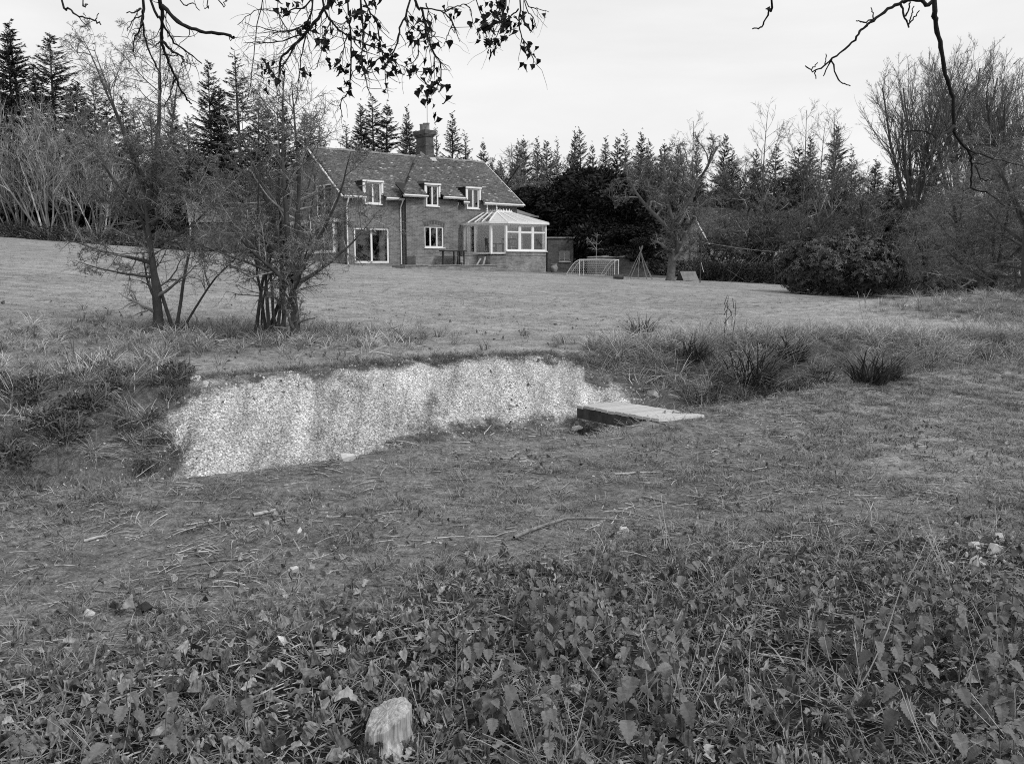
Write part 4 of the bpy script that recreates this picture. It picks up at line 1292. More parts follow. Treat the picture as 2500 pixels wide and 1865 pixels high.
stand([(12, 78), (46, 45), (116, 70)], 60, "spruce_tree", SPR, lambda k, n: ["tall dark spruce cut by the photo's left edge", "tallest dark spruce at the far left, highest tip of the skyline", "tall dark spruce, third tip from the photo's left edge"][k], "tall spruces behind the left end of the lawn", 1.15, 0)
stand([(-60, 60), (-30, 150), (80, 150), (180, 182), (222, 190), (262, 235), (300, 225), (330, 262), (362, 235), (412, 246), (458, 270)], 64, "spruce_tree", SPR, lambda k, n: f"dark spruce behind the left thorn tree, {ORD[k]} from the left in that row", "spruces behind the left thorn tree", 1.1, 1)
stand([(505, 140), (578, 118), (540, 200), (615, 235), (655, 270), (690, 245), (735, 270), (780, 300)], 63, "spruce_tree", SPR, lambda k, n: ["dark spruce rising between the two thorn trees, left of a twin", "tall dark spruce with thin tip between the two thorn trees, right of a twin", "lower spruce wedged between the twin spruces", "short spruce right of the twin spruces", "spruce behind the right thorn crown, first right of the gap", "spruce behind the right thorn crown, second right of the gap", "spruce behind the right thorn crown, third right of the gap", "spruce nearest the left end of the house ridge"][k], "spruces between the thorn trees", 1.1, 2)
stand([(848, 290), (880, 262), (908, 236), (934, 258), (985, 262), (1010, 290)], 68, "spruce_tree", SPR, lambda k, n: f"dark spruce behind the house roof left of the chimney, {ORD[k]} from the left", "spruces behind the house", 1.0, 3)
stand([(1064, 292), (1100, 276), (1142, 308), (1178, 350)], 70, "spruce_tree", [SPR[3], SPR[1], SPR[3], SPR[0]], lambda k, n: ["thin leading shoot of a spruce just right of the chimney", "spiky spruce standing clear of the sky right of the chimney", "sparse young spruce, second right of the chimney", "low spruce above the right end of the house ridge"][k], "spruces behind the house", .8, 4)
stand([(1262, 340), (1288, 324), (1312, 338), (1340, 350), (1366, 330), (1394, 322), (1430, 304), (1452, 342), (1476, 330), (1508, 328), (1532, 322), (1562, 330), (1584, 344), (1622, 352)], 84, "spruce_tree", SPR, lambda k, n: f"spruce tip on the skyline above the dark evergreens, {ORD[k]} right of the house", "skyline spruces right of the house", .85, 5)
stand([(1660, 352), (1700, 344), (1756, 336), (1800, 355), (1846, 362), (1890, 358), (1938, 350), (1984, 330), (2046, 306), (2090, 352), (2140, 380), (2190, 385), (2240, 372), (2290, 380)], 80, "spruce_tree", SPR, lambda k, n: f"spruce on the skyline behind the cottage, {ORD[k]} right of the apple tree", "skyline spruces behind the cottage", .9, 6)

# --- dark evergreens beside the house (yews): lumps of small foliage sprays round real limbs
def lumpy(seed, H, R, lumps, per, leaf, mat, wid=.35, shape=(.25, 1.0), core=.5):
    r = rng_(seed)
    f = r.uniform(shape[0], shape[1], lumps)
    a = r.uniform(0, 6.283, lumps)
    prof = np.sqrt(np.clip(1 - ((f - .45) / .56) ** 2, 0, 1))
    rad = R * prof * r.uniform(.35, .95, lumps)
    C = np.stack([rad * np.cos(a), rad * np.sin(a), f * H], -1)
    lr = R * r.uniform(.24, .42, lumps)
    par = np.repeat(np.arange(lumps), per); K = len(par)
    d = nrm(r.normal(0, 1, (K, 3)))
    q = C[par] + d * (lr[par] * r.uniform(core, 1.05, K))[:, None] * [1, 1, .8]
    D = d + r.normal(0, .5, (K, 3)) + [0, 0, -.15]
    V, F = kites(q, D, d + r.normal(0, .6, (K, 3)), r.uniform(leaf * .6, leaf * 1.4, K), r.uniform(leaf * wid * .7, leaf * wid * 1.3, K))
    tone = np.exp(r.normal(0, .35, K))
    O = np.zeros((lumps, 3)); O[:, 2] = np.minimum(f * H * .5, H * .4)
    Pb = O[:, None] + (C - O)[:, None] * np.linspace(0, 1, 5)[None, :, None]; Pb[:, 1:-1] += r.normal(0, R * .04, (lumps, 3, 3))
    lim = tubes(Pb, np.broadcast_to(np.linspace(.05, .015, 5) * R / 2, (lumps, 5)), 4)
    z = np.linspace(0, H * .6, 6); tk = tubes(np.stack([z * .02, z * 0, z], -1)[None], np.linspace(.14, .07, 6)[None] * R / 2, 8)
    Vt, Ft = merge([tk, lim])
    return newmesh("trunk", Vt, Ft, m_bark, smooth=True), newmesh("crown", V, F, mat, tone=tone)


YEW = [lumpy(301, 8.0, 2.7, 46, 420, .34, m_yew), lumpy(302, 8.0, 2.4, 44, 420, .32, m_yew)]
for k, (px, py, Yd, H, w, lab) in enumerate(((1340, 470, 62, 8, 1.1, "dark yew next to the house, first of the evergreen screen"), (1412, 430, 62.5, 8, 1.15, "tall dark yew above the brick outhouse"), (1468, 425, 60, 8, 1.2, "broad dark yew behind the football goals"),
                                             (1530, 455, 59, 8, 1.15, "dark yew behind the pole wigwam"), (1475, 540, 58.5, 8, .9, "low dark yew just behind the outhouse and low wall"), (1545, 560, 55.5, 8, .9, "low dark yew between wigwam and apple tree"), (1305, 470, 66, 8, 1.0, "dark yew half hidden behind the annex roof"))):
    p = at(px, py, Yd); gz = hz(p[0], p[1]); s = (p[2] - gz) / H
    plant2("yew_tree", *YEW[k % 2], (p[0], p[1], gz - .05), lab, "tree", "dark evergreen screen right of the house", k * 1.7, (w, w, s))
snag = gnd(1456, 668)
p = at(1455, 655, 52.6)
lv = bare_tree(150, [((0, 0, 0), (0, 0, 1), 2.6, .028), ((0, 0, 1.6), (-.6, 0, .8), 1.0, .02)], [dict(n=7, wig=.08, trop=(0, 0, 0), dens=8, t=(.5, 1), ang=(45, 85), lr=(.25, .45), rr=.6), dict(n=6, wig=.2, trop=(0, 0, -.05), dens=5, t=(.2, 1), ang=(30, 60), lr=(.4, .6), rr=.6), dict(n=4, wig=.15, trop=(0, 0, -.03))])
tree_thing("small_bare_tree", lv, 1, (p[0], p[1], hz(p[0], p[1])), "little pale bare tree standing before the dark yews", "tree", mt=m_twig_pale, mb=m_twig_pale)

# --- rhododendron on the lawn
def rhodo(seed, W=3.0, H=3.1):
    r = rng_(seed); n = 105
    u = r.uniform(-.25, 1, n); a = r.uniform(0, 6.283, n)
    rr = np.sqrt(np.clip(1 - np.clip(u, 0, 1) ** 2.2, 0, 1))
    C = np.stack([W * .78 * rr * np.cos(a), W * .72 * rr * np.sin(a), H * (.36 + .46 * u)], -1) * r.uniform(.86, 1.04, (n, 1))
    lr = r.uniform(.45, .8, n)
    par = np.repeat(np.arange(n), 58); K = len(par)
    d = nrm(r.normal(0, 1, (K, 3)) + nrm(C[par] - [0, 0, H * .3]) * .8)
    q = C[par] + d * (lr[par] * r.uniform(.4, 1.03, K))[:, None]
    q[:, 2] = np.maximum(q[:, 2], .12)
    S = nrm(np.cross(d, r.normal(0, 1, (K, 3)))); B = np.cross(d, S)
    Vs, Fs, n0, tn = [], [], 0, []
    for j in range(6):
        t = j / 6 * 6.283 + r.uniform(-.3, .3, K)
        D = (S * np.cos(t)[:, None] + B * np.sin(t)[:, None]) + d * r.uniform(-.15, .45, K)[:, None] + [0, 0, -.15]
        V, F = kites(q, D, d, r.uniform(.12, .21, K), r.uniform(.045, .07, K), .15)
        Vs.append(V); Fs.append(F + n0); n0 += len(V); tn.append(np.exp(r.normal(0, .3, K)))
    nb = 40
    Pb = np.zeros((nb, 6, 3)); tt = np.linspace(0, 1, 6)
    st = np.stack([r.normal(.25, .5, nb), r.normal(0, .4, nb), np.zeros(nb) - .05], -1)
    Pb[:] = st[:, None] + (C[:nb] - st)[:, None] * tt[None, :, None]; Pb[:, 1:-1] += r.normal(0, .09, (nb, 4, 3))
    lim = tubes(Pb, np.broadcast_to(np.linspace(.05, .012, 6), (nb, 6)), 5)
    return newmesh("stems", *lim, m_bark, smooth=True), newmesh("foliage", np.concatenate(Vs), np.concatenate(Fs), m_laurel, tone=np.concatenate(tn))


rp = at(2078, 722, 35.0)
rh = rhodo(401)
ro_s = .86
ro = empty("rhododendron_bush", (rp[0], rp[1] + 1.2, hz(rp[0], rp[1] + 1.2)), .4, "big rounded dark evergreen bush standing alone on the right of the lawn", "bush")
ro.scale = (ro_s * 1.14, ro_s, ro_s * .98); link("stems", rh[0], ro); link("foliage", rh[1], ro)

# --- bare broadleaf trees
apple = [dict(n=10, wig=.06, trop=(0, 0, .02), tip=.45, dens=13, t=(.25, 1), ang=(35, 75), lr=(.45, .8), rr=.6, rmin=.03),
         dict(n=10, wig=.16, trop=(0, 0, -.015), tip=.3, dens=13, t=(.15, 1), ang=(25, 75), lr=(.25, .55), rr=.5, rmin=.014),
         dict(n=7, wig=.2, trop=(0, 0, -.02), tip=.4, dens=9, t=(.1, 1), ang=(30, 80), lr=(.25, .55), rr=.55, rmin=.009),
         dict(n=4, wig=.22, trop=(0, 0, -.01), tip=.5, dens=3.5, t=(.1, 1), ang=(30, 80), lr=(.35, .7), rr=.7, rmin=.007), dict(n=2, wig=.2, trop=(0, 0, 0))]
ap = onlawn(1640, 47)
lv = bare_tree(110, [((0, 0, -.1), (.05, 0, 1), 3.4, .25), ((.1, 0, 1.2), (.45, 0, 1), 3.6, .14), ((.12, 0, 2.6), (-.9, -.2, .55), 4.0, .12), ((.15, 0, 3.0), (-.25, .2, 1), 4.2, .11), ((.15, 0, 3.0), (.5, -.2, 1), 4.6, .11)], apple)
tree_thing("apple_tree", lv, 1, ap, "spreading bare apple tree with thick pale trunk beside the wigwam", mt=m_bark_pale, mb=m_twig_grey)

fan = [dict(n=10, wig=.04, trop=(0, 0, .03), tip=.3, dens=15, t=(.25, .98), ang=(15, 45), lr=(.35, .6), rr=.5, rmin=.02),
       dict(n=9, wig=.07, trop=(0, 0, .06), tip=.25, dens=11, t=(.15, 1), ang=(18, 48), lr=(.3, .55), rr=.5, rmin=.011),
       dict(n=7, wig=.1, trop=(0, 0, .06), tip=.35, dens=4.5, t=(.1, 1), ang=(20, 55), lr=(.3, .6), rr=.55, rmin=.007),
       dict(n=4, wig=.12, trop=(0, 0, .05), tip=.5, dens=.7, t=(.15, 1), ang=(20, 50), lr=(.4, .7), rr=.7, rmin=.007), dict(n=2, wig=.1, trop=(0, 0, .05))]


def fan_tree(seed, H, stems, spread):
    r = rng_(seed); h0 = H * .28
    roots = [((0, 0, -.1), (0, 0, 1), h0 + .3, H * .02)]
    for k in range(stems):
        a = k / stems * 6.283 + r.uniform(-.4, .4); s = spread * r.uniform(.5, 1.1)
        roots.append(((0, 0, h0 * r.uniform(.8, 1.05)), (math.cos(a) * s, math.sin(a) * s, 1), (H - h0) * r.uniform(.72, .98), H * .0095))
    return bare_tree(seed, roots, fan)


bp = at(2222, 600, 52); bz = hz(bp[0], bp[1])
lv = fan_tree(121, at(2222, 150, 52)[2] - bz, 7, .42)
_, mtF, mcF = tree_thing("beech_tree", lv, 1, (bp[0], bp[1], bz), "tall bare tree with fan of fine upright branches, behind the rhododendron", mb=m_twig_grey)
for k, (px, py, Yd, lab) in enumerate(((2375, 120, 58, "tall bare fan shaped tree behind the hanging branch on the right"), (2480, 165, 50, "tall bare tree cut by the photo's right edge"))):
    p = at(px, py, Yd); z0 = hz(p[0], p[1]); s = (p[2] - z0) / (at(2222, 150, 52)[2] - bz)
    plant2("beech_tree", mtF, mcF, (p[0], p[1], z0), lab, "tree", None, 1.3 + k * 1.9, (s * 1.0, s * 1.0, s))
# thin birches on the skyline
birch = [dict(n=12, wig=.03, trop=(0, 0, .02), tip=.12, dens=26, t=(.3, .98), ang=(25, 55), lr=(.16, .32), rr=.45, rmin=.009),
         dict(n=6, wig=.08, trop=(0, 0, .05), dens=7, t=(.15, 1), ang=(25, 55), lr=(.3, .6), rr=.6, rmin=.012), dict(n=4, wig=.1, trop=(0, 0, .03), dens=3, t=(.2, 1), ang=(25, 55), lr=(.4, .7), rr=.7, rmin=.006), dict(n=2, wig=.1, trop=(0, 0, 0))]
lv = bare_tree(130, [((0, 0, 0), (.02, 0, 1), 14, .13), ((0, 0, 8), (.45, .1, 1), 5, .06)], birch)
V, F, tn = merge3(lv[:1]); mtb = newmesh("trunk", V, F, m_bark_pale, smooth=True); V, F, tn = merge3(lv[1:]); mcb = newmesh("crown", V, F, m_twig_grey, tone=tn)
for k, (px, py, Yd, lab) in enumerate(((1868, 270, 74, "slender bare birch standing above the skyline over the cottage"), (1972, 268, 76, "slender bare birch left of the dark spruce clump"), (2042, 280, 72, "slender pale bare birch against the dark spruce clump"), (2008, 300, 70, "short slender birch between two taller birches"),
                                       (1695, 295, 72, "tall bare birch rising behind the apple tree crown"), (1335, 420, 68, "pale dead birch stem beside the yews"))):
    p = at(px, py, Yd); z0 = hz(p[0], p[1]); s = (p[2] - z0) / 14
    plant2("birch_tree", mtb, mcb, (p[0], p[1], z0), lab, "tree", "slender birches", k * 2.1, (s, s, s))

# generic grey bare trees of the wood edge
mass = [dict(n=8, wig=.07, trop=(0, 0, .03), tip=.35, dens=11, t=(.15, 1), ang=(30, 65), lr=(.4, .7), rr=.5, rmin=.02),
        dict(n=7, wig=.14, trop=(0, 0, .02), dens=10, t=(.1, 1), ang=(25, 70), lr=(.3, .6), rr=.5, rmin=.012),
        dict(n=5, wig=.18, trop=(0, 0, .01), dens=8, t=(.1, 1), ang=(30, 75), lr=(.3, .6), rr=.6, rmin=.009), dict(n=3, wig=.2, trop=(0, 0, 0), dens=2.5, t=(.1, 1), ang=(30, 70), lr=(.4, .7), rr=.8, rmin=.007), dict(n=2, wig=.2, trop=(0, 0, 0))]
BARE = []
for sd in (141, 142, 143):
    r_ = rng_(sd)
    lv = bare_tree(sd, [((0, 0, -.1), (.05, 0, 1), 4.5, .16)] + [((0, 0, r_.uniform(.8, 3.5)), (r_.normal(0, .5), r_.normal(0, .5), 1), r_.uniform(3.2, 5.2), .075) for _ in range(4)], mass)
    V, F, tn = merge3(lv[:1]); a = newmesh("trunk", V, F, m_bark, smooth=True)
    V, F, tn = merge3(lv[1:]); BARE.append((a, newmesh("crown", V, F, m_twig_grey, tone=tn)))
stand([(1195, 355), (1225, 345), (1258, 395), (1490, 372), (1560, 385), (1610, 380), (1690, 372), (1745, 385), (1790, 395), (1840, 400), (1885, 400), (1925, 395), (1965, 385), (2010, 400), (2080, 410), (2130, 395), (2170, 420), (2420, 330), (2470, 370)], 82, "bare_tree", BARE,
      lambda k, n: ["bare grey tree above the right end of the house roof", "round topped bare grey tree just right of the house", "lower bare grey tree between house and yews"][k] if k < 3 else f"grey bare tree behind the cottage, {ORD[k-3]} right of the yews", "bare trees of the wood edge", 1.15, 8, 7.2, jit=4)
stand([(1745, 530), (1785, 515), (1830, 500), (1850, 480), (1890, 470), (1960, 480), (2045, 480), (2120, 470)], 59, "bare_tree", BARE, lambda k, n: f"low twiggy bare tree by the hedge, {ORD[k]} right of the apple tree", "bare trees by the hedge", 1.2, 9, 7.2, jit=2)
stand([(80, 330), (330, 340), (420, 360), (520, 380), (610, 400), (680, 430)], 60, "bare_tree", BARE, lambda k, n: f"bare grey tree at the wood edge behind the thorn trees, {ORD[k]} from the left", "bare trees behind the thorns", 1.1, 10, 7.2, jit=3)
# pale hazels at the far left
hazel = [dict(n=10, wig=.05, trop=(0, 0, .01), tip=.2, dens=9, t=(.3, 1), ang=(15, 45), lr=(.25, .5), rr=.5, rmin=.012),
         dict(n=6, wig=.1, trop=(0, 0, .03), dens=7, t=(.1, 1), ang=(20, 50), lr=(.3, .6), rr=.6, rmin=.009), dict(n=4, wig=.1, trop=(0, 0, .03), dens=3, t=(.1, 1), ang=(20, 50), lr=(.4, .7), rr=.7, rmin=.007), dict(n=2, wig=.1, trop=(0, 0, 0))]
r_ = rng_(160)
lv = bare_tree(160, [((r_.normal(0, .25), r_.normal(0, .25), -.1), (r_.normal(0, .28), r_.normal(0, .28), 1), r_.uniform(4.2, 7.2), r_.uniform(.035, .07)) for _ in range(15)], hazel)
V, F, tn = merge3(lv[:1]); hza = newmesh("stems", V, F, m_twig_pale, tone=tn, smooth=True); V, F, tn = merge3(lv[1:]); hzb = newmesh("twigs", V, F, m_twig_pale, tone=tn)
for k, (px, py, Yd, lab) in enumerate(((30, 300, 57, "pale many stemmed hazel cut by the photo's left edge"), (95, 265, 56, "pale many stemmed hazel, second from the left edge"), (160, 275, 58, "tall pale many stemmed hazel left of the thorn tree crown"), (225, 300, 57, "pale hazel behind the left side of the thorn tree"), (-40, 280, 58, "pale hazel mostly beyond the photo's left edge"))):
    p = at(px, py, Yd); z0 = hz(p[0], p[1]); s = (p[2] - z0) / 6.9
    o = empty("hazel_bush", (p[0], p[1], z0), k * 1.3, lab, "hazel", "pale hazels at the wood edge"); o.scale = (s, s, s)
    link("stems", hza, o); link("twigs", hzb, o)
# thorn thicket on the right
for k, (px, py, Yd, s, lab) in enumerate(((2330, 745, 31, 1.45, "low twiggy thorn bush right of the rhododendron"), (2420, 750, 28, 1.5, "twiggy thorn tree overhanging the mound on the right"), (2500, 740, 26, 1.6, "dark thorn tree at the photo's right edge"), (2260, 735, 36, 1.35, "thorn bush close behind the rhododendron's right side"), (2390, 735, 38, 1.9, "taller thorn tree behind the right thicket"), (2560, 740, 31, 1.9, "thorn tree beyond the photo's right edge"))):
    p = at(px, py, Yd); z0 = hz(p[0], p[1])
    o = plant2("thorn_tree", *((mtA, mcA), (mtB, mcB))[k % 2], (p[0], p[1], z0), lab, "tree", "thorn thicket on the right", k * 2.2 + 1, (s * 1.25, s * 1.25, s * .82))

# ------------------------------------------------------------------ hedge and undergrowth
def instancer(name, srcs, P, rot, scl, vid, label=None, cat=None, mat=None):
    """points carrying source meshes as instances: one object of stuff"""
    me = bpy.data.meshes.new(name)
    P = np.asarray(P, np.float32)
    me.vertices.add(len(P)); me.vertices.foreach_set("co", P.ravel())
    for nm, tp, key, v in (("rot", 'FLOAT_VECTOR', "vector", rot), ("scl", 'FLOAT_VECTOR', "vector", scl), ("vid", 'INT', "value", vid)):
        a = me.attributes.new(nm, tp, 'POINT')
        a.data.foreach_set(key, np.asarray(v, np.int32 if tp == 'INT' else np.float32).ravel())
    ng = bpy.data.node_groups.new(name + "_scatter", 'GeometryNodeTree')
    ng.interface.new_socket("Geometry", in_out='INPUT', socket_type='NodeSocketGeometry')
    ng.interface.new_socket("Geometry", in_out='OUTPUT', socket_type='NodeSocketGeometry')
    N, Lk = ng.nodes, ng.links
    gi = N.new("NodeGroupInput"); go = N.new("NodeGroupOutput")
    ip = N.new("GeometryNodeInstanceOnPoints"); ip.inputs["Pick Instance"].default_value = True
    jn = N.new("GeometryNodeJoinGeometry")
    for m in srcs:
        so = bpy.data.objects.new(m.name, m)                   # source only, never linked to the scene
        oi = N.new("GeometryNodeObjectInfo"); oi.inputs["Object"].default_value = so; oi.inputs["As Instance"].default_value = True
        Lk.new(oi.outputs["Geometry"], jn.inputs[0])

    def na(nm, tp):
        n = N.new("GeometryNodeInputNamedAttribute"); n.data_type = tp; n.inputs["Name"].default_value = nm
        return n.outputs["Attribute"]
    er = N.new("FunctionNodeEulerToRotation"); Lk.new(na("rot", 'FLOAT_VECTOR'), er.inputs[0])
    Lk.new(gi.outputs[0], ip.inputs["Points"]); Lk.new(jn.outputs[0], ip.inputs["Instance"])
    Lk.new(na("vid", 'INT'), ip.inputs["Instance Index"]); Lk.new(er.outputs[0], ip.inputs["Rotation"]); Lk.new(na("scl", 'FLOAT_VECTOR'), ip.inputs["Scale"])
    Lk.new(ip.outputs[0], go.inputs[0])
    o = link(name, me)
    md = o.modifiers.new("scatter", 'NODES'); md.node_group = ng
    return tag(o, label, cat, kind="stuff")


def spread(seed, n, x0, x1, y0, y1, keep, margin=1.0):
    """random points in view (with room to step aside) thinned by keep(x, y)"""
    r = rng_(seed)
    x = r.uniform(x0, x1, n); y = r.uniform(y0, y1, n)
    k = np.abs(x) < .62 * y + margin
    x, y = x[k], y[k]
    k = r.random(len(x)) < keep(x, y)
    x, y = x[k], y[k]
    return r, np.stack([x, y, height(x, y)], -1)


def lie(P, e=.06):
    """tilt that lays a thing on the slope of the ground"""
    x, y = P[:, 0], P[:, 1]
    sx = (height(x + e, y) - height(x - e, y)) / (2 * e); sy = (height(x, y + e) - height(x, y - e)) / (2 * e)
    return np.arctan(sy), -np.arctan(sx)


def shrub_mesh(seed, n, R, H, leaf, mat):
    r = rng_(seed)
    d = nrm(r.normal(0, 1, (n, 3))); d[:, 2] = np.abs(d[:, 2])
    q = d * [R, R, H] * r.uniform(.35, 1, (n, 1)) ** .6
    V, F = kites(q, d + r.normal(0, .7, (n, 3)), d + r.normal(0, .7, (n, 3)), r.uniform(leaf * .6, leaf * 1.4, n), r.uniform(leaf * .35, leaf * .7, n))
    k = 26; Pt, Rt = level(r, np.zeros((k, 3)) + r.normal(0, R * .3, (k, 3)) * [1, 1, 0], np.stack([r.normal(0, .6, k), r.normal(0, .6, k), np.ones(k)], -1), r.uniform(.8, 1.5, k) * H * 1.1, np.full(k, .012), 6, .2, (0, 0, -.08))
    Vt, Ft = tubes(Pt, Rt, 3)
    Va, Fa = merge([(V, F), (Vt, Ft)])
    return newmesh("shrub", Va, Fa, mat, tone=np.concatenate([np.exp(r.normal(0, .4, len(F))), np.full(len(Ft), 2.2)]))


SH = [shrub_mesh(s, 700, 1.0, 1.0, .13, m_bramble) for s in (501, 502, 503)]
r_ = rng_(510); pts = []
for k in range(420):                                            # along the wood edge behind lawn and house
    px = r_.uniform(-150, 800); y = r_.uniform(55.5, 66); x = (px - 1250) / FPX * y
    if abs(x + 18.5) < 3.6 and y < 60.5: continue
    if px > 690 and y < 63: continue
    pts.append((x, y))
for k in range(300):
    px = r_.uniform(1690, 2650); y = r_.uniform(52, 66) if px < 1980 else r_.uniform(38, 60)
    x = (px - 1250) / FPX * y
    if 15 < x < 27 and y > 68: continue
    pts.append((x, y))
for k in range(140):
    px = r_.uniform(1330, 1720); y = r_.uniform(60, 70); pts.append(((px - 1250) / FPX * y, y))
pts = np.array(pts); n = len(pts)
S = r_.uniform(.5, 1.25, (n, 1)) * np.array([1.2, 1.2, 1.0])
instancer("undergrowth", SH, np.column_stack([pts, height(pts[:, 0], pts[:, 1]) - .05]), np.column_stack([np.zeros((n, 2)), r_.uniform(0, 6.28, n)]), S, r_.integers(0, 3, n), "dark bramble undergrowth along the edge of the wood", "undergrowth")
# laid hedge in front of the cottage
hedge_pts = [onlawn(px, 50.5 - (px - 1740) * .008) for px in (1745, 1800, 1855, 1905, 1955)]
r_ = rng_(520)
hd = empty("hedge", hedge_pts[0], 0, "dark overgrown garden hedge in front of the pale cottage", "hedge")
Vs, Fs, Ts, n0 = [], [], [], 0
for i, p in enumerate(hedge_pts):
    for j in range(5):
        c = p - hedge_pts[0] + np.array([r_.uniform(-.7, .7), r_.uniform(-.5, .5), r_.uniform(.3, .9)])
        d = nrm(r_.normal(0, 1, (520, 3))); q = c + d * r_.uniform(.35, .75, (520, 1)) * [1.15, .9, .75]; q[:, 2] = np.maximum(q[:, 2], -.1)
        V, F = kites(q, d + r_.normal(0, .7, (520, 3)), d + r_.normal(0, .6, (520, 3)), r_.uniform(.07, .16, 520), r_.uniform(.04, .08, 520))
        Vs.append(V); Fs.append(F + n0); n0 += len(V); Ts.append(np.exp(r_.normal(0, .4, 520)))
link("foliage", newmesh("foliage", np.concatenate(Vs), np.concatenate(Fs), m_yew, tone=np.concatenate(Ts)), hd)
k = 46; base = np.array([hedge_pts[0] * (1 - t) + hedge_pts[-1] * t for t in r_.uniform(0, 1, k)]) - hedge_pts[0] + r_.normal(0, .2, (k, 3)) * [1, 1, 0]
Pt, Rt = level(r_, base + [0, -.4, -.1], np.stack([r_.normal(.9, .6, k), r_.normal(-.1, .2, k), np.ones(k)], -1), r_.uniform(1.2, 2.6, k), np.full(k, .022), 7, .1, (.02, 0, -.03))
link("branches", newmesh("branches", *tubes(Pt, Rt, 4), m_twig_grey), hd)

# far wood closing the view behind everything: reads as one mass
r_ = rng_(530); n = 170
px = r_.uniform(-500, 3000, n); y = r_.uniform(88, 130, n); x = (px - 1250) / FPX * y
z = height(x, y); top = EYE + (640 - np.interp(px, [-500, 400, 1000, 1300, 2500, 3000], [330, 350, 400, 400, 430, 430])) / FPX * y
s = (top - z) / 14 * r_.uniform(.7, 1.0, n)
instancer("far_wood", [SPR[0][1], SPR[1][1], SPR[2][1]], np.column_stack([x, y, z]), np.column_stack([np.zeros((n, 2)), r_.uniform(0, 6.28, n)]), np.column_stack([s * 1.4, s * 1.4, s]), r_.integers(0, 3, n), "distant dark conifer wood behind the nearer trees", "wood")

# ------------------------------------------------------------------ grass
def tuft(seed, n, h, w, spreadr, lean, mat, curl=.5, name="tuft"):
    r = rng_(seed)
    a = r.uniform(0, 6.283, n); q = np.sqrt(r.random(n)) * spreadr
    base = np.stack([q * np.cos(a), q * np.sin(a), np.full(n, -.01)], -1)
    az = a + r.normal(0, .9, n); el = r.uniform(lean[0], lean[1], n)
    H = r.uniform(h[0], h[1], n)
    d = np.stack([np.cos(az) * np.sin(el), np.sin(az) * np.sin(el), np.cos(el)], -1)
    side = np.stack([-np.sin(az), np.cos(az), np.zeros(n)], -1) * (w * r.uniform(.6, 1.3, n))[:, None]
    out = np.stack([np.cos(az), np.sin(az), np.zeros(n)], -1)
    L3 = []
    for t, ww in ((0, 1), (.4, .9), (.75, .6), (1, .08)):
        c = base + d * (H * t)[:, None] + out * (H * curl * t * t * .55)[:, None] - np.array([0, 0, 1]) * (H * curl * t * t * .38)[:, None]
        L3 += [c - side * ww, c + side * ww]
    V = np.stack(L3, 1).reshape(-1, 3)
    i = np.arange(n)[:, None] * 8
    F = np.concatenate([i + [0, 1, 3, 2], i + [2, 3, 5, 4], i + [4, 5, 7, 6]])
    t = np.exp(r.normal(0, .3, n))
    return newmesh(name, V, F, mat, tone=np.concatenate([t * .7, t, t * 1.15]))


def field(name, srcs, seed, n, box, keep, s, label, cat, margin=1.0, jig=.15):
    r, P = spread(seed, n, *box, keep, margin)
    k = len(P)
    sc_ = r.uniform(s[0], s[1], k)
    rot = np.column_stack([r.normal(0, jig, k), r.normal(0, jig, k), r.uniform(0, 6.283, k)])
    return instancer(name, srcs, P, rot, np.repeat(sc_[:, None], 3, 1) * np.column_stack([np.ones((k, 2)), r.uniform(.75, 1.25, k)]), r.integers(0, len(srcs), k), label, cat)


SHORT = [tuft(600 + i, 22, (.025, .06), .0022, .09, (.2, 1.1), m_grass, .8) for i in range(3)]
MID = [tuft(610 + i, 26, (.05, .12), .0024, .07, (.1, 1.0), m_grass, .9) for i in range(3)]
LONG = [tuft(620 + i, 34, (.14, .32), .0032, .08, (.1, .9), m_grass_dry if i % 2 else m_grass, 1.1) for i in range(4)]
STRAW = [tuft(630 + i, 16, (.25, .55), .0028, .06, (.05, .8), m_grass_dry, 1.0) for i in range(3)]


def zz(x, y):
    c, d_, ro_, li, so = zones(x, y)
    d, fx = lip(x, y)
    return c, d_, ro_, li, so, d, fx


def k_lawn(x, y):
    c, d_, ro_, li, so, d, fx = zz(x, y)
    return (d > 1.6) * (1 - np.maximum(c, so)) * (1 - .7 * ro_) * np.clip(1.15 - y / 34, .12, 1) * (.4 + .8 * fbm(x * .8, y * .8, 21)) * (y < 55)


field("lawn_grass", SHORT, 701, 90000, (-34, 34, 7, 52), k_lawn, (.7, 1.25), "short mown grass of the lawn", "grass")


def k_near(x, y):
    c, d_, ro_, li, so, d, fx = zz(x, y)
    pat = fbm(x * 1.3, y * 1.3, 22)
    return (d < .05) * (1 - .80 * d_) * (1 - .15 * li) * np.clip(.2 + 1.5 * (pat - .3), .05, 1)


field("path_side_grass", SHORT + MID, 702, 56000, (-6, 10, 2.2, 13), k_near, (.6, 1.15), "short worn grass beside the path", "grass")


def k_clump(x, y):
    c, d_, ro_, li, so, d, fx = zz(x, y)
    return (d < -.1) * np.clip((fbm(x * 1.1, y * 1.1, 23) - .56) * 7, 0, 1) * (1 - .5 * li)


field("grass_tufts", MID, 703, 12000, (-6, 10, 2.3, 12), k_clump, (.45, .95), "scattered fuller grass tufts near the path", "grass")


def k_rough(x, y):
    c, d_, ro_, li, so, d, fx = zz(x, y)
    return (d > .12) * ro_ * (1 - .6 * np.exp(-(((x + 4.2) / 2.3) ** 2 + ((y - 11.3) / 1.5) ** 2))) * (1 - .9 * so) * (y < 30) * np.clip(.25 + 1.1 * fbm(x, y, 24), 0, 1) * (1 - .85 * np.exp(-(((x - 13.5) / 5.5) ** 2 + ((y - 20.5) / 3.4) ** 2)))


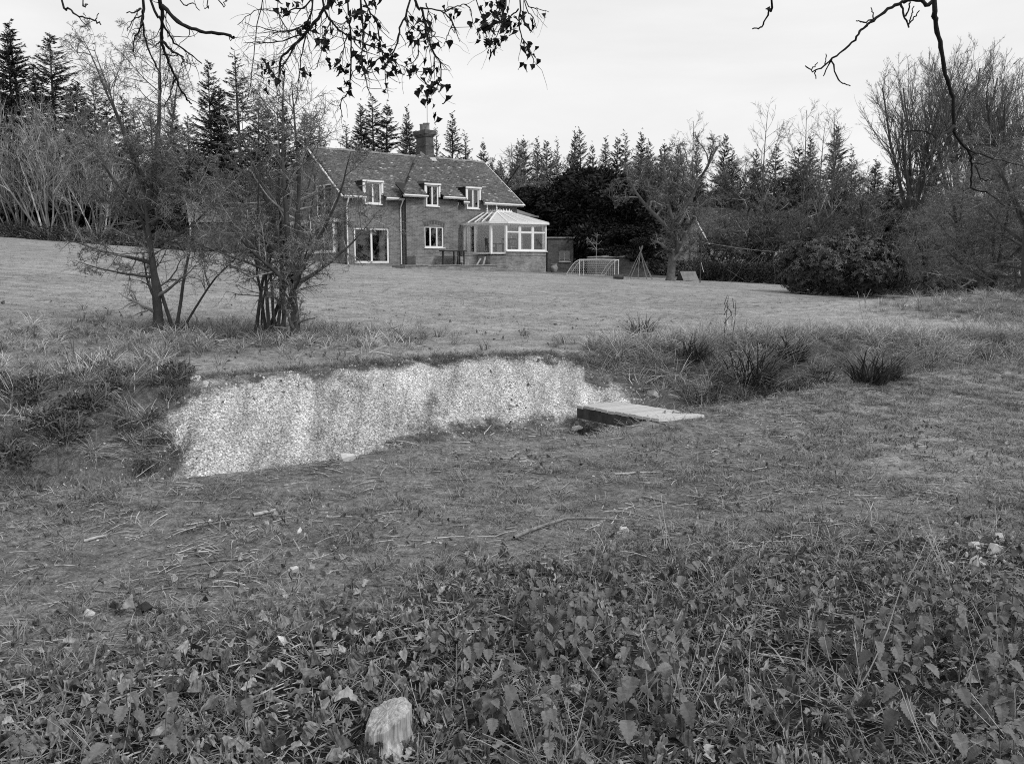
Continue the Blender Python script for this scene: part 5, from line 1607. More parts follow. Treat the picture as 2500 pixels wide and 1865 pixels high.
field("bank_grass", LONG, 704, 85000, (-14, 20, 4, 28), k_rough, (.45, 1.0), "long rough grass on the ditch banks", "grass", 1.5, .3)


def k_straw(x, y):
    c, d_, ro_, li, so, d, fx = zz(x, y)
    return (d > .3) * (d < 3.4) * (fx > 1.9) * ro_ * np.clip((fbm(x * .8, y * .8, 25) - .28) * 3, 0, 1)


field("dry_bank_grass", STRAW + LONG[1:2], 705, 20000, (1, 18, 8, 22), k_straw, (.55, 1.1), "tall pale dry grass on the right ditch bank", "grass", 1.5, .35)
# turf overhang along the top of the chalk bank
def k_edge(x, y):
    d, fx = lip(x, y); top = np.interp(fx, [-4, -2.5, 1.5, 3.0], [2.4, 2.2, 2.3, 2.0])
    return (np.abs(d - top) < .14) * (fx > -3.2) * (fx < 2.4) * 1.0


field("turf_edge", MID, 706, 26000, (-5, 4, 6, 13), k_edge, (.5, 1.0), "ragged turf lip along the top of the chalk bank", "grass", 1.5, .3)

# brambles and dead stuff on the left bank of the ditch
def k_brm(x, y):
    d, fx = lip(x, y)
    return (d > .15) * (d < 2.6) * (fx < -2.35) * np.clip((fbm(x * 1.4, y * 1.4, 26) - .3) * 3, 0, 1) + .25 * (d > 2.2) * (d < 4.2) * (fx > -5) * (fx < -2) * np.clip((fbm(x * 1.4, y * 1.4, 27) - .5) * 5, 0, 1)


BRM = [shrub_mesh(s_, 260, .22, .20, .045, m_bramble) for s_ in (541, 542)]
field("bank_brambles", BRM, 707, 1500, (-9, -1, 4, 14), k_brm, (.35, .85), "low dark brambles on the ditch bank left of the chalk", "brambles", 1.5, .2)
# dark sedge filling the foot of the ditch right of the bridge
def k_sdg(x, y):
    d, fx = lip(x, y)
    return (d > .2) * (d < 1.5) * (fx > 2.1) * np.clip((fbm(x * 1.2, y * 1.2, 28) - .3) * 3, .1, 1)


SDG = [tuft(650 + i, 40, (.18, .42), .0045, .10, (.1, .9), m_sedge, 1.0) for i in range(2)]
field("ditch_sedge", SDG, 708, 5200, (1.5, 18, 8, 20), k_sdg, (.6, 1.1), "dark sedge and rank grass at the foot of the ditch", "sedge", 1.5, .25)
# leaves and clods dropped on the chalk
def k_chl(x, y): return .5 * zones(x, y)[0] * np.clip((fbm(x * 2.2, y * 2.2, 29) - .45) * 5, 0, 1)
# sedge tussocks on the far bank
SED = [tuft(640, 260, (.35, .85), .006, .16, (.15, 1.05), m_sedge, .9, "sedge_tussock"), tuft(641, 200, (.25, .6), .006, .14, (.1, .9), m_sedge, .8, "sedge_tussock")]
for k, (px, py, s, v, lab) in enumerate(((1825, 935, 1.55, 0, "largest dark sedge tussock on the ditch bank right of the bridge"), (1930, 885, 1.25, 1, "dark sedge tussock just behind the largest one"), (2125, 935, 1.3, 1, "dark sedge tussock by the lip of the ditch farther right"),
                                         (1565, 825, 1.0, 1, "small dark sedge tussock at the right end of the chalk bank"), (1690, 880, .85, 0, "flattened sedge tussock between bridge and largest tussock"), (2170, 925, .8, 0, "small sedge tussock right of the lip-side one"), (1745, 960, .55, 1, "sedge drooping into the ditch right of the bridge"))):
    p = gnd(px, py)
    o = link("sedge_tussock", SED[v], None, tuple(p), (0, 0, k * 1.3), (s, s, s)); tag(o, lab, "sedge", "sedge tussocks in the ditch")
# upright dead docks and stalks on the far bank
r_ = rng_(650)
for k, (px, py, h, lab) in enumerate(((1765, 850, .75, "dark dead dock stalk left of the paired stalk"), (1785, 850, .7, "dark dead dock stalk right of the paired stalk"), (2110, 830, .8, "pale dry stalk on the bank above the right sedge"), (2140, 800, .6, "pale thin stalk below the rhododendron"), (2195, 790, .5, "short pale stalk left of the mound"))):
    p = gnd(px, py); n = 5
    P0 = np.array([[0, 0, -.03]] + [[.01 * r_.normal(), .01 * r_.normal(), h * t] for t in (.45, .6, .7, .8)])
    Dd = np.array([[.05, 0, 1]] + [[r_.normal(0, .4), r_.normal(0, .4), 1] for _ in range(4)])
    Pt, Rt = level(r_, P0, Dd, np.array([h] + [.2 * h] * 4), np.array([.006] + [.006] * 4), 5, .06, (0, 0, 0), .6)
    o = link("dead_stalk", newmesh("dead_stalk", *tubes(Pt, Rt, 4), m_bark if k < 2 else m_straw), None, tuple(p)); tag(o, lab, "stalk", "dead stalks on the far bank")

# ------------------------------------------------------------------ leaves, nettles and litter in the foreground
def leaf_mesh(seed, L, W, teeth, droop, fold, mat, curl=0.0, name="leaf", amp=.14, rip=.012, pw=.62):
    r = rng_(seed)
    t = np.linspace(0, 1, teeth * 2 + 1)
    wid = W / 2 * np.sin(np.pi * np.clip(t, 0, 1) ** pw) ** .85
    tooth = np.where(np.arange(len(t)) % 2 == 1, 1 + amp, 1 - amp); tooth[0] = tooth[-1] = 1
    wid = wid * tooth + .0006
    x = L * t; z = -droop * L * t ** 1.8 + .0 * t
    x = x * (1 - .25 * droop * t)
    up_ = fold * wid
    cz = curl * L * (wid / (W / 2)) ** 2 * .5
    back = np.where(np.arange(len(t)) % 2 == 1, .10 * L / teeth, 0)
    mid = np.stack([x, 0 * t, z], -1)
    lf = np.stack([x + back, wid * (1 - .35 * curl), z + up_ + cz], -1); rt = np.stack([x + back, -wid * (1 - .35 * curl), z + up_ + cz], -1)
    jit = r.normal(0, L * rip, mid.shape); lf = lf + jit; rt = rt + jit[::-1]
    n = len(t)
    V = np.concatenate([mid, lf, rt])
    i = np.arange(n - 1)
    F = np.concatenate([np.stack([i, i + 1, n + i + 1, n + i], -1), np.stack([i + 1, i, 2 * n + i, 2 * n + i + 1], -1)])
    return newmesh(name, V, F, mat, tone=np.exp(r.normal(0, .06, len(F))), smooth=False)


NLEAF = [leaf_mesh(800 + i, .058, .038, 7, .35 + .2 * i, .22 + .1 * i, m_nettle, name="leaf") for i in range(3)]


def nettle_layout(seed):
    r = rng_(seed)
    H = r.uniform(.12, .30); nodes_ = int(r.integers(3, 6)); lean = r.normal(0, .12, 2)
    sp = lambda t: np.array([lean[0] * H * t * t, lean[1] * H * t * t, H * t])
    leaves = []
    a0 = r.uniform(0, 6.28)
    for k in range(nodes_):
        t = .42 + .58 * k / (nodes_ - 1)
        s = (1.05 - .55 * (k / (nodes_ - 1)) ** 2) * r.uniform(.8, 1.15)
        for j in (0, 1):
            leaves.append((sp(t), a0 + k * 1.571 + j * 3.1416 + r.normal(0, .15), r.uniform(-.55, .25) - .3 * (1 - t), r.normal(0, .2), s, int(r.integers(0, 3))))
    for j in range(3): leaves.append((sp(1.0), a0 + j * 2.1, r.uniform(-.1, .5), 0, r.uniform(.3, .5), 0))
    return H, sp, leaves


def rotm(az, pitch, roll):
    return np.array((Matrix.Rotation(az, 3, 'Z') @ Matrix.Rotation(-pitch, 3, 'Y') @ Matrix.Rotation(roll, 3, 'X')))


def mesh_np(me):
    V = np.empty(len(me.vertices) * 3, np.float32); me.vertices.foreach_get("co", V)
    F = np.array([list(p.vertices) for p in me.polygons], int)
    return V.reshape(-1, 3), F


LNP = [mesh_np(m) for m in NLEAF]
NLAY = [nettle_layout(820 + i) for i in range(7)]
NSTEM, NWHOLE = [], []
for H, sp, leaves in NLAY:
    V, F = tubes(np.array([sp(t) - np.array([0, 0, .02 * (1 - t)]) for t in np.linspace(0, 1, 5)])[None], np.linspace(.0026, .0014, 5)[None], 4)
    NSTEM.append(newmesh("stem", V, F, m_nettle_stem))
    parts, n0 = [], 0
    for p, az, pi_, ro_, s, vi in leaves:
        v, f = LNP[vi]; parts.append(((v + [.012, 0, 0]) * s @ rotm(az, pi_, ro_).T + p, f))
    Vw, Fw = merge(parts); V2, F2 = merge([(Vw, Fw), (V, F)])
    NWHOLE.append(newmesh("nettle", V2, F2, m_nettle, tone=np.exp(rng_(len(F2)).normal(0, .08, len(F2)))))


def nettle_thing(k, P, rz, s, label):
    H, sp, leaves = NLAY[k]
    o = empty("nettle_plant", P, rz, label, "nettle", "nettles in the foreground patch"); o.scale = (s, s, s)
    link("stem", NSTEM[k], o)
    for p, az, pi_, ro_, sl, vi in leaves:
        q = rotm(az, pi_, ro_) @ np.array([.012 * sl, 0, 0]) + p
        link("leaf", NLEAF[vi], o, tuple(q), Matrix(rotm(az, pi_, ro_)).to_euler(), (sl, sl, sl))


def k_nettle(x, y):
    edge = np.interp(x, [-4, -2, -.6, 0.2, 1.2, 3.0, 6], [2.5, 2.75, 2.9, 4.1, 4.2, 4.3, 4.8])
    e = edge - y + .5 * (fbm(x * 1.5, y * 1.5, 31) - .5)
    left = np.interp(x, [-2.2, -.9, -.3, .1], [.35, .4, .25, 1.0])
    return sstep(-.15, .35, e) * left * np.clip((fbm(x * 1.8, y * 1.8, 32) - .40) * 4.5, .03, 1) * (np.hypot(x + .41, y - 2.45) > .24)


r_, P = spread(901, 1900, -4, 6, 2.15, 6.5, k_nettle, .5)
dist = np.hypot(P[:, 0], P[:, 1]); o_ = np.argsort(dist)
P = P[o_]
hgt = np.clip(np.interp(P[:, 1], [2.2, 3.2, 5], [1.25, 1.1, .8]), .5, 1.4)
NT_ = 110
for i in range(min(NT_, len(P))):
    nettle_thing(int(r_.integers(0, 7)), P[i], r_.uniform(0, 6.28), hgt[i] * r_.uniform(.7, 1.15), "green stinging nettle in the nearest rows of the foreground patch")
Q = P[NT_:]; k = len(Q)
s = (hgt[NT_:] * r_.uniform(.55, 1.1, k))[:, None] * np.ones((1, 3))
instancer("nettle_patch", NWHOLE, Q, np.column_stack([r_.normal(0, .08, (k, 2)), r_.uniform(0, 6.28, k)]), s, r_.integers(0, 7, k), "bed of nettles farther back in the foreground patch", "nettles")
# low ivy-like ground cover beneath them
LOWL = [leaf_mesh(840 + i, .024, .021, 4, .3, .2, m_nettle, .1, "cover_leaf") for i in range(2)]
def k_cover(x, y): return np.clip(k_nettle(x, y) * 1.1 + .12 * zones(x, y)[3], 0, 1)
r_, P = spread(902, 8500, -4, 6, 2.1, 6.8, k_cover, .5); k = len(P); P[:, 2] += r_.uniform(.005, .06, k)
instancer("ground_cover_leaves", LOWL, P, np.column_stack([r_.normal(0, .45, (k, 2)), r_.uniform(0, 6.28, k)]), r_.uniform(.45, 1.25, (k, 1)) * np.ones((1, 3)), r_.integers(0, 2, k), "small green leaves carpeting the ground among the nettles", "ground cover")

# dead leaves
DEAD = [leaf_mesh(850 + i, .058, .028 + .006 * (i % 3), 5, (.1, -.3, .5, .2, -.15, .35)[i], (.2, .5, .3, .9, .1, .6)[i], m_dead, (.6, 1.3, .9, 1.5, .5, 1.1)[i], "dead_leaf", .03, .04, .92) for i in range(6)]


def k_dead(x, y):
    c, d_, ro_, li, so, d, fx = zz(x, y)
    return (d < 0) * np.clip(li * (1 - .45 * sstep(.4, 1.4, x)) + .17 * np.clip((fbm(x * 1.4, y * 1.4, 33) - .45) * 6, 0, 1.5), 0, 1)


r_, P = spread(903, 58000, -5, 8, 2.0, 9.5, k_dead, .6); k = len(P)
tx, ty = lie(P); P[:, 2] += r_.uniform(.004, .034, k)
size = r_.uniform(.35, 1.15, k) * np.interp(P[:, 1], [2.2, 4, 6], [1, .85, .6])
instancer("leaf_litter", DEAD, P, np.column_stack([tx + r_.normal(0, .4, k), ty + r_.normal(0, .4, k), r_.uniform(0, 6.28, k)]), size[:, None] * np.ones((1, 3)), r_.integers(0, 6, k), "brown dead leaves littering the near ground", "leaf litter")


def k_dead2(x, y): return .8 * np.exp(-(((x + 4.0) / 2.6) ** 2 + ((y - 11.0) / 1.3) ** 2)) + .05 * (lip(x, y)[0] > 2.4) * (y < 16)


r_, P = spread(904, 5000, -9, 8, 8.5, 16, k_dead2, 1.0); k = len(P); P[:, 2] += .02
instancer("leaf_litter", DEAD, P, np.column_stack([r_.normal(0, .4, (k, 2)), r_.uniform(0, 6.28, k)]), r_.uniform(.6, 1.2, (k, 1)) * np.ones((1, 3)), r_.integers(0, 6, k), "fallen leaves under the two thorn trees", "leaf litter")

r_, P = spread(909, 5200, -4, 3, 5.5, 12, k_chl, 1.0); k = len(P); P[:, 2] += .008
instancer("leaf_litter", DEAD, P, np.column_stack([r_.normal(0, .5, (k, 2)), r_.uniform(0, 6.28, k)]), r_.uniform(.25, .7, (k, 1)) * np.ones((1, 3)), r_.integers(0, 6, k), "dead leaves and dirt caught on the chalk bank", "leaf litter")

# dry stems among the nettles
def stem_mesh(seed, n):
    r = rng_(seed)
    Pt, Rt = level(r, r.normal(0, .05, (n, 3)) * [1, 1, 0], np.stack([r.normal(0, .5, n), r.normal(0, .5, n), np.ones(n)], -1), r.uniform(.12, .36, n), r.uniform(.0012, .0028, n), 5, .07, (0, 0, -.02), .6)
    return newmesh("dry_stems", *tubes(Pt, Rt, 4), m_straw)


DST = [stem_mesh(860 + i, 5) for i in range(4)]
def k_dst(x, y): return np.clip(k_nettle(x, y) * np.interp(x, [-2, 0, .5, 1.5], [.25, .3, .6, 1.0]), 0, 1) + .06 * zones(x, y)[3]
r_, P = spread(905, 950, -3, 5, 2.1, 5.5, k_dst, .4); k = len(P)
instancer("dry_stems", DST, P, np.column_stack([r_.normal(0, .3, (k, 2)), r_.uniform(0, 6.28, k)]), r_.uniform(.5, 1.25, (k, 1)) * np.ones((1, 3)), r_.integers(0, 4, k), "pale dry stems standing among the nettles", "stems")
# twigs, bark and broken bits all over the near ground
TWG = []
for i in range(6):
    r = rng_(870 + i); n = 3
    Pt, Rt = level(r, r.normal(0, .04, (n, 3)) * [1, 1, .1] + [0, 0, .006], np.stack([r.normal(0, 1, n), r.normal(0, 1, n), r.normal(0, .06, n)], -1), r.uniform(.05, .2, n), r.uniform(.0012, .004, n), 4, .12, (0, 0, -.01), .6)
    TWG.append(newmesh("twig_bits", *tubes(Pt, Rt, 4), m_straw if i % 2 else m_stick))
def k_twg(x, y):
    c, d_, ro_, li, so, d, fx = zz(x, y)
    return (d < 0) * (.25 + .75 * np.maximum(li, np.clip((fbm(x * 1.2, y * 1.2, 34) - .45) * 4, 0, 1)))
r_, P = spread(906, 20000, -5, 8, 2.0, 10.5, k_twg, .6); k = len(P); tx, ty = lie(P)
instancer("twig_litter", TWG, P, np.column_stack([tx, ty, r_.uniform(0, 6.28, k)]), r_.uniform(.4, 1.3, (k, 1)) * np.ones((1, 3)), r_.integers(0, 6, k), "small broken twigs strewn over path and grass", "twigs")

# chalk rubble and pebbles
def stone_mesh(seed, mat, name):
    r = rng_(seed)
    bm_v = np.array([(1, 1, 1), (-1, -1, 1), (-1, 1, -1), (1, -1, -1), (1.3, 0, 0), (-1.3, 0, 0), (0, 1.3, 0), (0, -1.3, 0), (0, 0, 1.2), (0, 0, -1.2), (1, 1, -1), (-1, -1, -1), (-1, 1, 1), (1, -1, 1)], float) * r.uniform(.65, 1.2, (14, 1)) * [1, .8, .6]
    import bmesh
    bm = bmesh.new()
    for v in bm_v: bm.verts.new(v)
    bmesh.ops.convex_hull(bm, input=bm.verts)
    me = bpy.data.meshes.new(name); bm.to_mesh(me); bm.free()
    for p in me.polygons: p.use_smooth = False
    a = me.attributes.new("tone", 'FLOAT', 'FACE'); a.data.foreach_set("value", np.exp(r.normal(0, .08, len(me.polygons))).astype(np.float32))
    me.materials.append(mat)
    return me


CHK = [stone_mesh(880 + i, m_stone, "chalk_lump") for i in range(4)]; FLT = [stone_mesh(890 + i, m_flint, "flint") for i in range(3)]
def k_chk(x, y):
    c, d_, ro_, li, so, d, fx = zz(x, y)
    return np.clip(c * 1.0 + .12 * so, 0, 1)
r_, P = spread(907, 42000, -4, 3.5, 5.5, 12.5, k_chk, 1.0); k = len(P)
s = .003 + .010 * r_.random(k) ** 4 + (r_.random(k) < .003) * r_.uniform(.01, .03, k)
instancer("chalk_rubble", CHK, P, r_.uniform(0, 6.28, (k, 3)), s[:, None] * np.ones((1, 3)), r_.integers(0, 4, k), "loose chalk rubble and flints on the bare ditch bank", "rubble")
def k_peb(x, y):
    c, d_, ro_, li, so, d, fx = zz(x, y)
    return (d < .05) * (d_ * .9 + .12)
r_, P = spread(908, 9000, -5, 8, 2.4, 11, k_peb, .6); k = len(P)
s = .0022 + .007 * r_.random(k) ** 5
instancer("path_pebbles", CHK + FLT, P, r_.uniform(0, 6.28, (k, 3)), s[:, None] * np.ones((1, 3)), np.where(r_.random(k) < .6, r_.integers(0, 4, k), r_.integers(4, 7, k)), "small pale pebbles scattered on the worn path", "pebbles")
big = [(475, 928, .055, "pale chalk lump on the grass at the chalk bank's top left corner"), (850, 1122, .05, "pale chalk lump at the foot of the chalk bank"), (1595, 968, .06, "pale chalk lump above the bridge's far end"), (1408, 1052, .05, "pale chalk lump beside the dark gap under the bridge"),
       (730, 1300, .018, "white stone on the path near the middle stick"), (687, 1450, .018, "white stone on the path above the leaf litter"), (217, 1501, .02, "white stone on the path beside the dark clod"), (690, 1570, .022, "white stone at the edge of the leaf litter"), (2385, 1385, .038, "largest white flint among nettles near the right edge"),
       (2425, 1350, .032, "flat white flint behind the largest right one"), (2440, 1320, .03, "white stone above the right flints"), (2380, 1345, .03, "pale broken flint left of the right flints"), (1525, 1300, .025, "white stone right of the long fallen branch"), (720, 1398, .02, "small pale stone in the path's middle"), (15, 1128, .04, "white stone at the photo's left edge on the ditch bank")]
for k, (px, py, s, lab) in enumerate(big):
    p = gnd(px, py); tag(link("white_stone", CHK[k % 4], None, (p[0], p[1], p[2] + s * .2), (.2 * k, .1 * k, k * 1.1), (s, s * 1.1, s)), lab, "stone", "larger pale stones")
r_ = rng_(910)
for k in range(22):                                             # chalky scatter patch at the right
    x, y = 2.62 + r_.normal(0, .22), 4.55 + r_.normal(0, .22); s = r_.uniform(.008, .022)
    tag(link("chalk_stone", CHK[k % 4], None, (x, y, hz(x, y) + s * .2), (k, k * .7, k * 1.3), (s, s, s * .7)), "small white stone in the chalky patch near the right edge", "stone", "stones of the chalky patch")

# fallen sticks
def stick(pts, r0, r1, lab, mat=m_stick, seed=0, side=0):
    W = np.array([gnd(*q) for q in pts]); r = rng_(seed)
    t = np.linspace(0, 1, len(W)); tt = np.linspace(0, 1, 9)
    Pm = np.stack([np.interp(tt, t, W[:, i]) for i in range(3)], -1); ln = np.linalg.norm(W[-1] - W[0]); Pm[1:-1, :2] += r.normal(0, .012 * min(1, ln), (7, 2))
    Pm[:, 2] = height(Pm[:, 0], Pm[:, 1]) + r0 * .9 + .012 * min(1, ln) * np.sin(tt * 4 + seed) ** 2
    o = Pm[0].copy()
    parts = [tubes((Pm - o)[None], np.linspace(r0, r1, 9)[None], 7)]
    for j in range(side):
        i = int(r.integers(2, 7)); d = Pm[i + 1] - Pm[i]; q = np.array([-d[1], d[0], .02]) * (1 if j % 2 else -1) + d
        Pt, Rt = level(r, (Pm[i] - o)[None], q[None], np.array([r.uniform(.1, .25)]), np.array([r1 * .8]), 5, .1, (0, 0, -.04)); parts.append(tubes(Pt, Rt, 5))
    V, F = merge(parts)
    tag(link("fallen_stick", newmesh("fallen_stick", V, F, mat, smooth=True), None, tuple(o)), lab, "stick", "sticks fallen on the ground")


stick([(1255, 1320), (1320, 1290), (1385, 1270), (1455, 1272), (1530, 1278)], .011, .006, "longest fallen branch, bent, lying at the edge of the nettles", seed=1, side=2)
stick([(618, 1263), (645, 1256), (672, 1251)], .012, .010, "thick pale bare stick lying on the middle of the path", m_stick_pale, 2)
stick([(206, 1324), (232, 1319), (262, 1311)], .009, .007, "straight pale stick on the left of the path", m_stick_pale, 3)
stick([(455, 1385), (540, 1372), (620, 1370)], .006, .003, "thin curved dark twig across the path left of centre", seed=4, side=1)
stick([(420, 1300), (520, 1283), (700, 1262)], .007, .004, "long thin dark twig beside the thick pale stick", seed=5, side=1)
stick([(1500, 1160), (1560, 1158), (1610, 1155)], .008, .005, "pale forked twig on the turf below the bridge", m_stick_pale, 6, 1)
stick([(1570, 1215), (1610, 1225), (1650, 1235)], .008, .005, "dark crooked twig beside a grass tuft below the bridge", seed=7, side=1)
stick([(1270, 1148), (1320, 1160), (1360, 1163)], .006, .004, "short dark twig near the ditch lip in the middle", seed=8)
stick([(1080, 1172), (1120, 1175), (1160, 1170)], .006, .004, "short dark twig left of the middle near the ditch", seed=9)
stick([(2310, 1130), (2340, 1110), (2375, 1092)], .006, .003, "thin straight twig on the grass at the far right", seed=10)
stick([(640, 1705), (700, 1725), (745, 1745)], .010, .008, "dark stick half buried in leaves left of the stump", seed=11)
stick([(1090, 1540), (1180, 1545), (1240, 1538)], .006, .004, "thin dark stick in the leaves behind the stump", seed=12)
stick([(230, 1445), (330, 1452), (420, 1440)], .005, .003, "thin dark twig in front of the dark clod", seed=13)
stick([(1830, 1370), (1900, 1378), (1960, 1372)], .006, .004, "dark twig lying among small nettles right of centre", seed=14)
# large pale leaves that stand out round the stump
BIGL = [leaf_mesh(970 + i, .10, .075, 6, .15, .25, m_dead_pale, (.5, .9)[i], "fallen_leaf", .05, .03, .85) for i in range(2)]
for k, (px, py, s_, lab) in enumerate(((815, 1735, 1.0, "large pale speckled leaf lying left of the stump"), (790, 1760, .7, "pale round leaf below the speckled one left of the stump"), (640, 1700, .8, "curled pale leaf at the left of the leaf litter"), (450, 1690, .9, "pale twisted leaf among nettles at lower left"),
                                      (1000, 1520, .7, "pale leaf in front of the nettle edge, above the stump"), (690, 1660, .8, "pale folded leaf behind the speckled leaf"), (560, 1590, .7, "pale leaf where the litter meets the path"), (300, 1760, .8, "pale leaf in the lower left corner litter"),
                                      (1360, 1760, .8, "pale leaf under the nettles right of the stump"), (1750, 1740, .7, "pale leaf between dry stems at lower right"), (150, 1600, .7, "pale leaf at the left edge of the litter"), (1030, 1790, .9, "brown leaf lying against the right side of the stump"))):
    p = gnd(px, py); tag(link("fallen_leaf", BIGL[k % 2], None, (p[0], p[1], p[2] + .03), (.25 * math.sin(k * 2.1), -.2 + .2 * math.cos(k * 1.7), k * 1.9), (s_, s_, s_)), lab, "leaf", "large pale fallen leaves")
# dark clod
p = gnd(353, 1498); r_ = rng_(920); n = 60
V = nrm(r_.normal(0, 1, (n, 3))) * .032 * r_.uniform(.5, 1.15, (n, 1)) * [1.2, 1, .9]
import bmesh
bm = bmesh.new()
for v in V: bm.verts.new(v)
bmesh.ops.convex_hull(bm, input=bm.verts); me = bpy.data.meshes.new("earth_clod"); bm.to_mesh(me); bm.free()
a = me.attributes.new("tone", 'FLOAT', 'FACE'); a.data.foreach_set("value", np.ones(len(me.polygons), np.float32)); me.materials.append(m_earth)
tag(link("earth_clod", me, None, (p[0], p[1], p[2] + .02)), "dark lump of earth on the left of the path", "clod")

# tree stump
sp_ = np.array([-.40, 2.56]); sz = hz(*sp_)
st = empty("tree_stump", (*sp_, sz), 0, "old sawn tree stump with a pale split face among the leaves at the bottom", "stump")
mm, t, b = nodes("stump_wood")
c = t.nodes.new("ShaderNodeTexCoord").outputs["Object"]
mpn = t.nodes.new("ShaderNodeMapping"); mpn.inputs["Scale"].default_value = (1, 1, .035); t.links.new(c, mpn.inputs[0])
x = mth(t, 'MULTIPLY', noise(t, mpn.outputs[0], 110, 5, .7, .3, 1.4), noise(t, c, 16, 5, .6, .6, 1.25))
x = mth(t, 'MULTIPLY', x, .40); t.links.new(x, b.inputs["Base Color"]); b.inputs["Roughness"].default_value = .9
bumpn(t, b, noise(t, mpn.outputs[0], 110, 4, .6), .6, .006)
r_ = rng_(930); kk, rings = 60, 12
ang = np.linspace(0, 2 * math.pi, kk, endpoint=False)
ridge_ = 1 + .07 * np.sin(ang * 3 + 1) + .035 * np.sin(ang * 11) + r_.normal(0, .022, kk)
jag = .004 * np.abs(r_.normal(0, 1, kk)) * (r_.random(kk) < .5)


def stump_ring(t, rad):
    top = .120 + .034 * np.cos(ang - .35) - jag
    z = t * top
    flare = 1 + .75 * (1 - t) ** 3 * (1 + .35 * np.sin(ang * 4 + .6))
    return np.stack([rad * ridge_ * flare * np.cos(ang) * .95, rad * ridge_ * flare * np.sin(ang), z - .02], -1)


RS = [stump_ring(t, .076) for t in np.linspace(0, 1, rings)]
zm_ = RS[-1][:, 2].mean(); q_ = RS[-1]
RS.append(q_ * [.88, .88, .9] + [0, 0, zm_ * .1 + .014]); RS.append(q_ * [.6, .6, .75] + [0, 0, zm_ * .25 + .020]); RS.append(q_ * [.3, .3, .4] + [0, 0, zm_ * .6 + .021])
V = np.concatenate(RS + [np.array([[0, 0, RS[-1][:, 2].mean()]])]); nR = len(RS)
F = np.array([(i * kk + j, i * kk + (j + 1) % kk, (i + 1) * kk + (j + 1) % kk, (i + 1) * kk + j) for i in range(nR - 1) for j in range(kk)])
Tt = np.array([((nR - 1) * kk + j, (nR - 1) * kk + (j + 1) % kk, nR * kk) for j in range(kk)])
link("wood", newmesh("wood", V, [F, Tt], mm, smooth=False), st)
# bark left on the shaded sides: strips standing proud of the wood
gb = G()
for j in range(kk):
    a = ang[j]
    face = math.cos(a - math.radians(306))                      # open, pale face looks at the viewer and right
    if face > .92: hi = .10 + .25 * r_.random()
    elif face > .80: hi = .35 + .3 * r_.random()
    else: hi = .9
    nr = max(2, int(hi * rings))
    for i in range(nr - 1):
        q = [RS[i][j], RS[i][(j + 1) % kk], RS[i + 1][(j + 1) % kk], RS[i + 1][j]]
        n_ = [np.array([p_[0], p_[1], 0]) / (np.hypot(p_[0], p_[1]) + 1e-6) * (.017 + .008 * math.sin(j * 1.3 + i * .7)) for p_ in q]
        gb.quad(*[p_ + m_ for p_, m_ in zip(q, n_)], tone=float(np.exp(r_.normal(0, .3))))
gb.build("bark", M("stump_bark", .045, .5, 40, .95, .9, 60, dist=.01), st)

# ------------------------------------------------------------------ branches hanging into view from the tree overhead
def smooth_line(P, n):
    P = np.asarray(P, float)
    Q = np.vstack([2 * P[0] - P[1], P, 2 * P[-1] - P[-2]])
    out = []
    for i in range(1, len(Q) - 2):
        for t in np.linspace(0, 1, n, endpoint=False):
            a, b, c, d = Q[i - 1:i + 3]
            out.append(.5 * (2 * b + (c - a) * t + (2 * a - 5 * b + 4 * c - d) * t * t + (3 * b - a - 3 * c + d) * t ** 3))
    out.append(P[-1])
    return np.array(out)


HL = [leaf_mesh(960 + i, .034, .017, 4, (.5, .2, .8)[i], (.9, 1.2, .7)[i], m_deadhang, (1.0, .8, 1.2)[i], "dead_leaf", .04, .07, .85) for i in range(3)]
HLN = [mesh_np(m) for m in HL]


